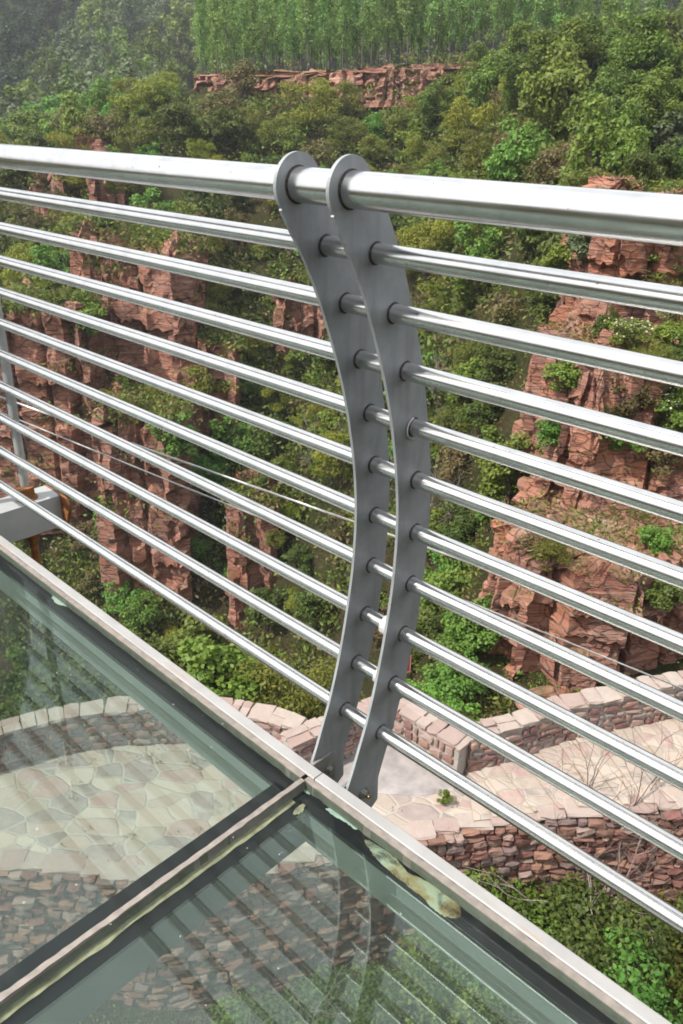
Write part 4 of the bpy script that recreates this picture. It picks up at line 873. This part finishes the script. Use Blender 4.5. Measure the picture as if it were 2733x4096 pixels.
# just beyond the parapet
for key, p, s, lab in [('olive_shrub0', (-1.2, 12.9), 1.25, 'dense yellow-green shrub just beyond the curved parapet'), ('mid_shrub1', (-2.6, 13.2), 1.2, 'green shrub beyond the parapet under the bottom rail'), ('olive_shrub1', (-.2, 13.4), 1.0, 'olive shrub beyond the parapet behind the left plate'), ('bright_shrub0', (2.3, 12.9), .75, 'bright green shrub beyond the parapet, right of the plates'), ('mid_shrub0', (2.9, 12.5), .55, 'small leafy shrub at the corner where the long parapet starts'), ('bright_shrub1', (1.7, 13.6), .8, 'fresh shrub just behind the red sign'),
                       ('dark_shrub0', (-4.2, 13.2), 1.2, 'dark shrub beyond the terrace seen through the glass'), ('dark_shrub1', (-5.8, 12.4), 1.3, 'dark shrub beyond the parapet at the left through the glass'), ('mid_shrub0', (4.6, 13.3), .5, 'low green shrub between the long parapet and the red rock'), ('grey_shrub1', (5.9, 13.4), .55, 'grey-green tuft between parapet and rock face'), ('mid_shrub1', (7.0, 13.6), .6, 'green tuft on the rubble behind the parapet at right')]:
    put(key, 'shrub', lab, 'shrub', (*p, down(*p) - .1), s, group='shrubs beyond the parapet')

for key, u, v, s_, lab in [('mid_shrub0', 1490, 600, .95, 'green shrub beside the tall buttress between first and second right rail'), ('grey_shrub0', 1540, 560, .9, 'grey-green shrub right of the buttress under the handrail'), ('olive_shrub0', 1520, 690, .8, 'olive shrub on the right cliff under the second rail'), ('brown_shrub0', 1460, 700, .8, 'brown twiggy shrub on the cliff left of the white blossoms'), ('mid_shrub1', 1555, 830, .8, 'green shrub under the white blossoms at the right edge'), ('olive_shrub1', 1480, 860, .7, 'olive shrub below the first white-flowering shrub'),
    ('dark_shrub0', 1545, 880, .75, 'dark shrub near the right edge under the third rail'), ('brown_shrub1', 1440, 950, .7, 'dry brown shrub in the middle of the right cliff'), ('brown_shrub0', 1500, 1080, .7, 'dry brown shrub under the big white-flowering one'), ('grey_shrub1', 1350, 600, 1.0, 'grey-green shrub left of the tall buttress'), ('mid_shrub0', 1300, 660, 1.0, 'green shrub in the gully left of the buttress'), ('olive_shrub0', 1260, 1290, .6, 'olive shrub on the ledge behind the slab boulder'), ('brown_shrub1', 1230, 1265, .5, 'brown dry tuft on the ledge of the lowest rock block'),
    ('bright_shrub0', 1050, 1330, 1.1, 'bright green shrub left of the lowest rock block'), ('mid_shrub0', 1030, 1420, 1.2, 'green shrub in the dark gully right of the plates'), ('bright_shrub1', 1080, 1480, .9, 'vivid shrub against the left foot of the lowest rock block'), ('dark_shrub1', 1000, 1500, 1.2, 'dark shrub deep in the gully right of the plates'), ('dark_shrub0', 1060, 1250, 1.2, 'dark shrub at the left end of the rock ledge'), ('olive_shrub1', 1110, 1180, .9, 'olive shrub just above the slab boulder ledge'), ('mid_shrub1', 1000, 1280, 1.3, 'green shrub right beside the right plate under the sixth rail'), ('mid_shrub0', 1085, 925, 1.3, 'rounded green shrub on the slope left of the rock pillar'), ('dark_shrub0', 1115, 985, 1.2, 'dark shrub below the rounded green one left of the rock pillar'), ('olive_shrub0', 1050, 1010, 1.2, 'olive shrub on the bare slope right of the plates'), ('dark_shrub1', 1140, 890, 1.2, 'dark shrub against the upper left edge of the rock pillar'), ('olive_shrub1', 1075, 850, 1.3, 'olive shrub under the third right rail on the slope'), ('brown_shrub0', 1050, 1105, 1.2, 'brown shrub right of the plates under the fifth rail'), ('mid_shrub1', 1125, 1070, 1.0, 'green shrub left of the broad orange tier'), ('brown_shrub1', 1150, 760, 1.3, 'brown shrub on the slope under the second right rail'), ('mid_shrub0', 1100, 700, 1.4, 'green shrub in the middle of the slope under the second right rail'),
    ('bright_shrub0', 1040, 1600, .8, 'bright shrub low beside the start of the long parapet')]:
    plant(key, u, v, s_, lab)
# fill shrubs over the far slope and the right ridge
KINDS = ['dark', 'mid', 'olive', 'brown', 'yellow', 'bright', 'olive', 'mid', 'dark', 'yellow']
ADJ = {'dark': 'dark green', 'mid': 'green', 'bright': 'bright green', 'olive': 'olive', 'yellow': 'yellow-green', 'brown': 'brown twiggy', 'grey': 'grey-green'}
placed = [(o.location.x, o.location.y) for o in COL.objects if o.parent is None and o.get('category') in ('shrub', 'tree') and o.location.y < 80]
nf = 0
for tries in range(6000):
    if nf >= 262: break
    if rng.random() < .72: y_ = rng.uniform(35, 79); x_ = rng.uniform(-.5, .52) * y_
    else: y_ = rng.uniform(21, 50); x_ = float(XF(y_)) + rng.uniform(-8, 13)
    z_ = down(x_, y_); q = proj((x_, y_, z_ + .8))
    if q is None or not (-60 < q[0] < 1630 and 130 < q[1] < 1640): continue
    gz = float(height(np.array([x_]), np.array([y_]))[0])
    onrock = z_ > gz + .6
    if onrock and rng.random() < .8: continue
    s = rng.uniform(1.1, 2.3) * (.8 if y_ < 40 else 1) * (.45 if onrock else 1)
    if 390 < q[0] < 1000 and q[1] < 275: continue
    if y_ > 67 and -16 < x_ < 5 and rng.random() < .8: continue
    if q[1] < 200 and 380 < q[0] < 1240: continue
    if any((a - x_) ** 2 + (b - y_) ** 2 < (.95 * s + .5) ** 2 for a, b in placed): continue
    n_ = fbm(np.array([x_]), np.array([y_]), .06, 2, 9)[0]; k_ = KINDS[int(np.clip((n_ + .6) / 1.2 * 10 + rng.normal(0, 2.2), 0, 9))]
    placed.append((x_, y_)); nf += 1
    t = put(f'{k_}_shrub{rng.integers(2)}', 'shrub', None, 'shrub', (x_, y_, z_ - .15), s, group='shrubs on the gorge sides', sz=s * rng.uniform(1.05, 1.4)); reg(t, ADJ[k_], 'shrub', (x_, y_, z_ + .7 * s))

# undergrowth on the slopes: countless tufts
def tufts(name, label, xy, dens, n, size, mats, wts, sd, zof=.1, spread=.28):
    r = np.random.default_rng(sd); C = []; M = []; N = []
    for (x_, y_) in xy:
        z_ = down(x_, y_); k = r.integers(dens[0], dens[1]); w = r.choice(len(mats), p=wts)
        a = np.stack([x_ + r.normal(0, spread, k), y_ + r.normal(0, spread, k), z_ + zof + r.uniform(0, spread * 1.5, k)], -1); C.append(a); N.append(r.normal(0, 1, (k, 3)) + [0, -.2, .5]); M += [w] * k
    C = np.concatenate(C); N = np.concatenate(N)
    o = link(name, quads_mesh(name, cards(C, N, size, r, .5), mats, M)); return props(o, label, None, None, 'stuff')
r = np.random.default_rng(55); xy = []
while len(xy) < 9500:
    y_ = r.uniform(33, 79); x_ = r.uniform(-.5, .52) * y_
    if -17 < x_ < 14 and y_ > 75.6 and r.random() < .85: continue
    if fbm(np.array([x_]), np.array([y_]), .2, 3, 8)[0] + r.normal(0, .25) > -.25: xy.append((x_, y_))
tufts('undergrowth', 'low scrub and dry grass covering the gorge slopes', xy, (12, 26), 0, .30, [LEAF['dark'], LEAF['brown'], LEAF['olive'], LEAF['dry'], LEAF['mid']], [.33, .15, .22, .06, .24], 56, .15, .5)
xy = []
while len(xy) < 5600:
    y_ = r.uniform(12.6, 46); x_ = float(XF(y_) - .4) + r.uniform(-7, 14)
    if y_ < 17 and r.random() < .5: continue
    if fbm(np.array([x_]), np.array([y_]), .4, 3, 18)[0] + r.normal(0, .25) > -.3: xy.append((x_, y_))
tufts('grass', 'grass and weeds on the ledges of the near cliff', xy, (6, 16), 0, .125, [LEAF['dark'], LEAF['brown'], LEAF['olive'], LEAF['dry'], LEAF['mid']], [.2, .2, .22, .18, .2], 57, .05, .2)
xy = []
while len(xy) < 2600:
    x_ = r.uniform(-9, 8); y_ = r.uniform(11.8, 15.5)
    xy.append((x_, y_))
tufts('weeds', 'weeds and scrub growing outside the parapet', xy, (6, 14), 0, .075, [LEAF['dark'], LEAF['mid'], LEAF['olive'], LEAF['bright'], LEAF['dry']], [.3, .25, .2, .13, .12], 58, .02, .14)
xy = [(r.uniform(-8, 8.5), r.uniform(2.5, 9.0)) for _ in range(2200)]
tufts('ground_cover', 'low leafy cover at the foot of the retaining wall', xy, (8, 18), 0, .06, [LEAF['dark'], LEAF['mid'], LEAF['brown'], LEAF['olive'], LEAF['dry']], [.3, .25, .2, .15, .1], 59, .02, .14)

# -- leafy shrubs below the retaining wall, close to the deck
for v_, k_ in enumerate(('mid', 'bright', 'dark', 'olive')):
    proto(f'near_shrub{v_}', LEAF[k_], (1.5, 1.4, 1.25), 42, 15000 if k_ != 'olive' else 11000, .064, 1.25, .035, .4, 300 + v_, TWIG, .4, (.2, .36), .8, nmax=26, stems=4, asp=.6)
for v_, x_, y_, s, lab in [(0, 2.35, 8.15, .8, 'smaller green bush where the trim crosses the foot of the rubble wall'), (0, 3.2, 8.25, 1.2, 'dense green bush against the rubble wall right of the deck'), (2, 4.1, 7.7, 1.4, 'dense leafy bush below the white trim at lower right'), (1, 4.8, 6.9, 1.35, 'brighter lime-green bush in the lower right corner'), (2, 2.5, 7.5, .95, 'darker bush at the foot of the wall beside the trim'), (3, 5.3, 8.0, 1.25, 'olive bush under the bottom rail at the right edge'), (2, 3.4, 6.6, 1.1, 'dark bush hidden under the right end of the trim'),
                            (0, 1.4, 7.0, 1.1, 'green bush seen through the near glass panel, right part'), (2, .3, 6.7, 1.1, 'dark bush seen through the middle of the near glass panel'), (0, -.9, 6.3, 1.0, 'pale green bush seen through the near glass beside the seam'), (2, 1.9, 5.8, 1.2, 'bush seen through the bottom corner of the near glass'), (0, .6, 5.4, 1.0, 'leafy bush at the very bottom under the near glass')]:
    z_ = down(x_, y_); put(f'near_shrub{v_}', 'bush', lab, 'bush', (x_, y_, z_ - .1), s, group='leafy bushes below the retaining wall', sz=s * .95)
# -- bare branching shrubs in front of the path
def bare(name, label, base, dirs, L_, r0, depth, seed, mat, parent_group):
    r = np.random.default_rng(seed); mb = MB()
    def grow(p, d, l, rr, k):
        n = 5; pts = [p]; q = d.copy()
        for i in range(n):
            q = q + r.normal(0, .16, 3); q /= np.linalg.norm(q); pts.append(pts[-1] + q * l / n)
        pts = np.array(pts); mb.tube(pts, np.linspace(rr, rr * .62, n + 1), 6 if k > 1 else 4, 0, False)
        if k <= 0: return
        for j in range(r.integers(2, 4)):
            i = r.integers(2, n + 1); b = q + r.normal(0, .55, 3); b /= np.linalg.norm(b); grow(pts[i], b, l * r.uniform(.55, .8), rr * .6, k - 1)
        grow(pts[-1], q, l * .72, rr * .62, k - 1)
    for d in dirs: d = np.array(d, float); grow(np.zeros(3), d / np.linalg.norm(d), L_, r0, depth)
    o = mb.obj(name, mat, None, tuple(base), smooth=True); return props(o, label, 'bare shrub', parent_group)
bg = 'leafless shrubs before the path'
bare('bare_shrub', 'leafless brown shrub standing before the steps at the right', (4.35, 8.75, -11.2), [(-.1, .3, 1), (.25, .25, 1), (-.35, .1, 1)], 1.6, .026, 4, 71, DTWIG, bg)
bare('bare_shrub', 'pale grey branches spreading over the lower right bush', (4.9, 7.1, -10.9), [(-.9, .1, .35), (-.6, .5, .5), (-1, -.3, .3)], 1.3, .024, 2, 73, TWIG, bg)
bare('bare_shrub', 'thin pale branches against the rubble wall', (4.4, 8.9, -11.0), [(-.9, .05, .55), (.4, .1, .8)], 1.2, .02, 2, 74, TWIG, bg)
bare('bare_shrub', 'tangle of pale twigs seen through the near glass', (-.6, 6.6, -11.3), [(.5, .2, .8), (-.4, .3, .8), (.1, -.5, .9)], .8, .012, 4, 75, TWIG, bg)
# twiggy dry shrub across the gorge right of the plates
for u, v, lab, sd in ((1010, 960, 'bare twiggy shrub right of the plates under the fourth rail', 76), (760, 1050, 'bare brown shrub left of the plates across the gorge', 77), (1000, 1180, 'tangled bare shrub right of the plates under the sixth rail', 78)):
    p = hit(u, v)
    if p is not None:
        o = bare('bare_shrub', lab, (p[0], p[1], p[2] - .1), [(-.3, -.5, .9), (.4, -.4, .9), (0, -.7, .6)], 1.3, .035, 4, sd, TWIG, 'bare shrubs across the gorge')
# small plants on the landing
for u, v, s, lab, key in ((1017, 1842, .16, 'small round green plant on the pale landing', 'mid_shrub0'), (1040, 1800, .09, 'tiny green sprig at the foot of the steps', 'mid_shrub1'), (1048, 1735, .12, 'small yellowish weed by the parapet foot', 'yellow_shrub0')):
    p = atz(u, v, -8.99); put(key, 'small_plant', lab, 'plant', (p[0], p[1], -9.0), s, group='small plants on the landing')
p = atz(1048, 1750, -8.98)
MBL = MB().add(stone_verts(np.random.default_rng(3), 0, .09, .07, .05, .3, .12), STF); props(MBL.obj('litter', OFFW, None, (p[0], p[1], -8.965)), 'crumpled white litter by the parapet foot', 'litter')
xy = [tuple(atz(r.uniform(985, 1070), r.uniform(1715, 1765), -8.99)[:2]) for _ in range(70)]
xy += [(r.uniform(-5, 2.2), r.uniform(8.7, 10.2)) for _ in range(25)] + [(r.uniform(-4.8, -.5), 10.95 - abs(r.normal(0, .3))) for _ in range(40)]
C = np.array([(a, b, -8.98) for a, b in xy]); C = np.repeat(C, 7, 0) + r.normal(0, .05, (len(xy) * 7, 3)) * [1, 1, .12]
props(link('debris', quads_mesh('debris', cards(C, r.normal(0, .4, (len(C), 3)) + [0, 0, 1], .045, r, .35), [LEAF['dry']])), 'dry straw and leaf litter along the parapet foot', None, None, 'stuff')
# things under the poplars
p = at(1207, 122, 100); g = down(p[0], p[1])
sd_ = thing('shed', 'small white shed beyond the poplar trunks at upper right', 'shed', (p[0], p[1], g)); zc_ = p[2] - g
mb = MB(); mb.box(-1.0, 1.0, -.6, .6, -.3, zc_ + .45); mb.obj('wall', OFFW, sd_)
mb = MB(); mb.box(-1.15, 1.15, -.75, .75, zc_ + .452, zc_ + .53); mb.obj('roof', m_plain('grey_sheet_roof', (.3, .31, .32), .6), sd_)
p = at(1226, 136, 84); g = down(p[0], p[1]); boulder('black tarpaulin-covered heap at the plateau rim beside the big tree', (p[0], p[1], max(g + .25, p[2])), (.5, .45, .42), 41, BLACKT, 'covered_heap')
bpy.data.objects['covered_heap']['category'] = 'heap'; del bpy.data.objects['covered_heap']['group']

# ------------------------------------------------------------------ labels by place for the many look-alikes
groups = {}
for t, adj, noun, p in REG:
    q = proj(p)
    if q is None: continue
    side, gp = gapname(*q); groups.setdefault((adj, noun, side, gp), []).append((q[0], t))
for (adj, noun, side, gp), L_ in groups.items():
    L_.sort(key=lambda a: a[0], reverse=(side == 0))
    for i, (u, t) in enumerate(L_):
        n_ = '' if len(L_) == 1 else ('first' if i == 0 else ordn(i + 1))
        sd_n = 'left' if side == 0 else 'right'
        if noun == 'hilltree':
            t['label'] = f'{adj} tree on the misty hillside {sd_n} of the plates' + (f', {n_} outward' if n_ else '')
        elif gp == 0: t['label'] = f'{adj} shrub above the {sd_n} handrail' + (f', {n_} outward from the plates' if n_ else '')
        elif gp >= 11: t['label'] = f'{adj} shrub below the bottom {sd_n} rail' + (f', {n_} outward from the plates' if n_ else '')
        else: t['label'] = f'{adj} shrub just under the {"handrail" if gp == 1 else ordn(gp - 1) + " rail"} on the {sd_n}' + (f', {n_} outward from the plates' if n_ else '')

# ------------------------------------------------------------------ air, sky, sun
k = NT('air'); pv = k.n('VolumePrincipled', {'Color': (.90, .95, 1.0, 1), 'Density': .00046, 'Anisotropy': .15})
k.t.links.new(pv.outputs[0], k.out.inputs['Volume'])
HAZE = True
if HAZE:
    hz = MB().box(-231, 231, -61, 436, -46, 150).obj('haze', k.m); props(hz, 'pale blue haze in the valley air', None, None, 'stuff')
SUN_AZ, SUN_EL = rad(245), rad(50)
w = bpy.data.worlds.new('World'); scene.world = w; w.use_nodes = True; nt = w.node_tree
bgn = nt.nodes['Background']; sky = nt.nodes.new('ShaderNodeTexSky'); sky.sky_type = 'NISHITA'; sky.sun_disc = False
sky.sun_elevation = SUN_EL; sky.sun_rotation = SUN_AZ; sky.air_density = 1.0; sky.dust_density = 6.0; sky.ozone_density = 1.0; sky.altitude = 300
hsv = nt.nodes.new('ShaderNodeHueSaturation'); hsv.inputs['Saturation'].default_value = .35
nt.links.new(sky.outputs[0], hsv.inputs['Color'])
tcw = nt.nodes.new('ShaderNodeTexCoord'); cn = nt.nodes.new('ShaderNodeTexNoise'); cn.inputs['Scale'].default_value = 2.6; cn.inputs['Detail'].default_value = 7; cn.inputs['Roughness'].default_value = .55
nt.links.new(tcw.outputs['Generated'], cn.inputs['Vector'])
cf = nt.nodes.new('ShaderNodeMapRange'); cf.inputs['From Min'].default_value = .3; cf.inputs['From Max'].default_value = .62; cf.inputs['To Min'].default_value = .55; cf.inputs['To Max'].default_value = .97
cm_ = nt.nodes.new('ShaderNodeMix'); cm_.data_type = 'RGBA'; cm_.inputs[7].default_value = (7.6, 7.75, 8.0, 1)       # thin bright veil of cloud
nt.links.new(cn.outputs['Fac'], cf.inputs['Value']); nt.links.new(cf.outputs[0], cm_.inputs[0]); nt.links.new(hsv.outputs[0], cm_.inputs[6]); nt.links.new(cm_.outputs[2], bgn.inputs['Color']); bgn.inputs['Strength'].default_value = .15
sun = bpy.data.lights.new('sun', 'SUN'); sun.energy = 4.7; sun.angle = rad(1.0); sun.color = (1, .95, .88)
so = bpy.data.objects.new('sun', sun); COL.objects.link(so)
sd3 = Vector((math.cos(SUN_EL) * math.sin(SUN_AZ), math.cos(SUN_EL) * math.cos(SUN_AZ), math.sin(SUN_EL)))
so.rotation_euler = sd3.to_track_quat('Z', 'Y').to_euler(); so.location = (0, 0, 60)

scene.view_settings.view_transform = 'Standard'; scene.view_settings.look = 'None'; scene.view_settings.exposure = .45; scene.view_settings.gamma = 1
c = scene.cycles; c.max_bounces = 8; c.diffuse_bounces = 2; c.glossy_bounces = 4; c.transmission_bounces = 4; c.transparent_max_bounces = 10; c.volume_bounces = 0
c.filter_width = 1.75; c.use_denoising = True; c.caustics_reflective = False; c.caustics_refractive = False; c.use_adaptive_sampling = True; c.adaptive_threshold = .02; c.sample_clamp_indirect = 2.5
scene.render.film_transparent = False
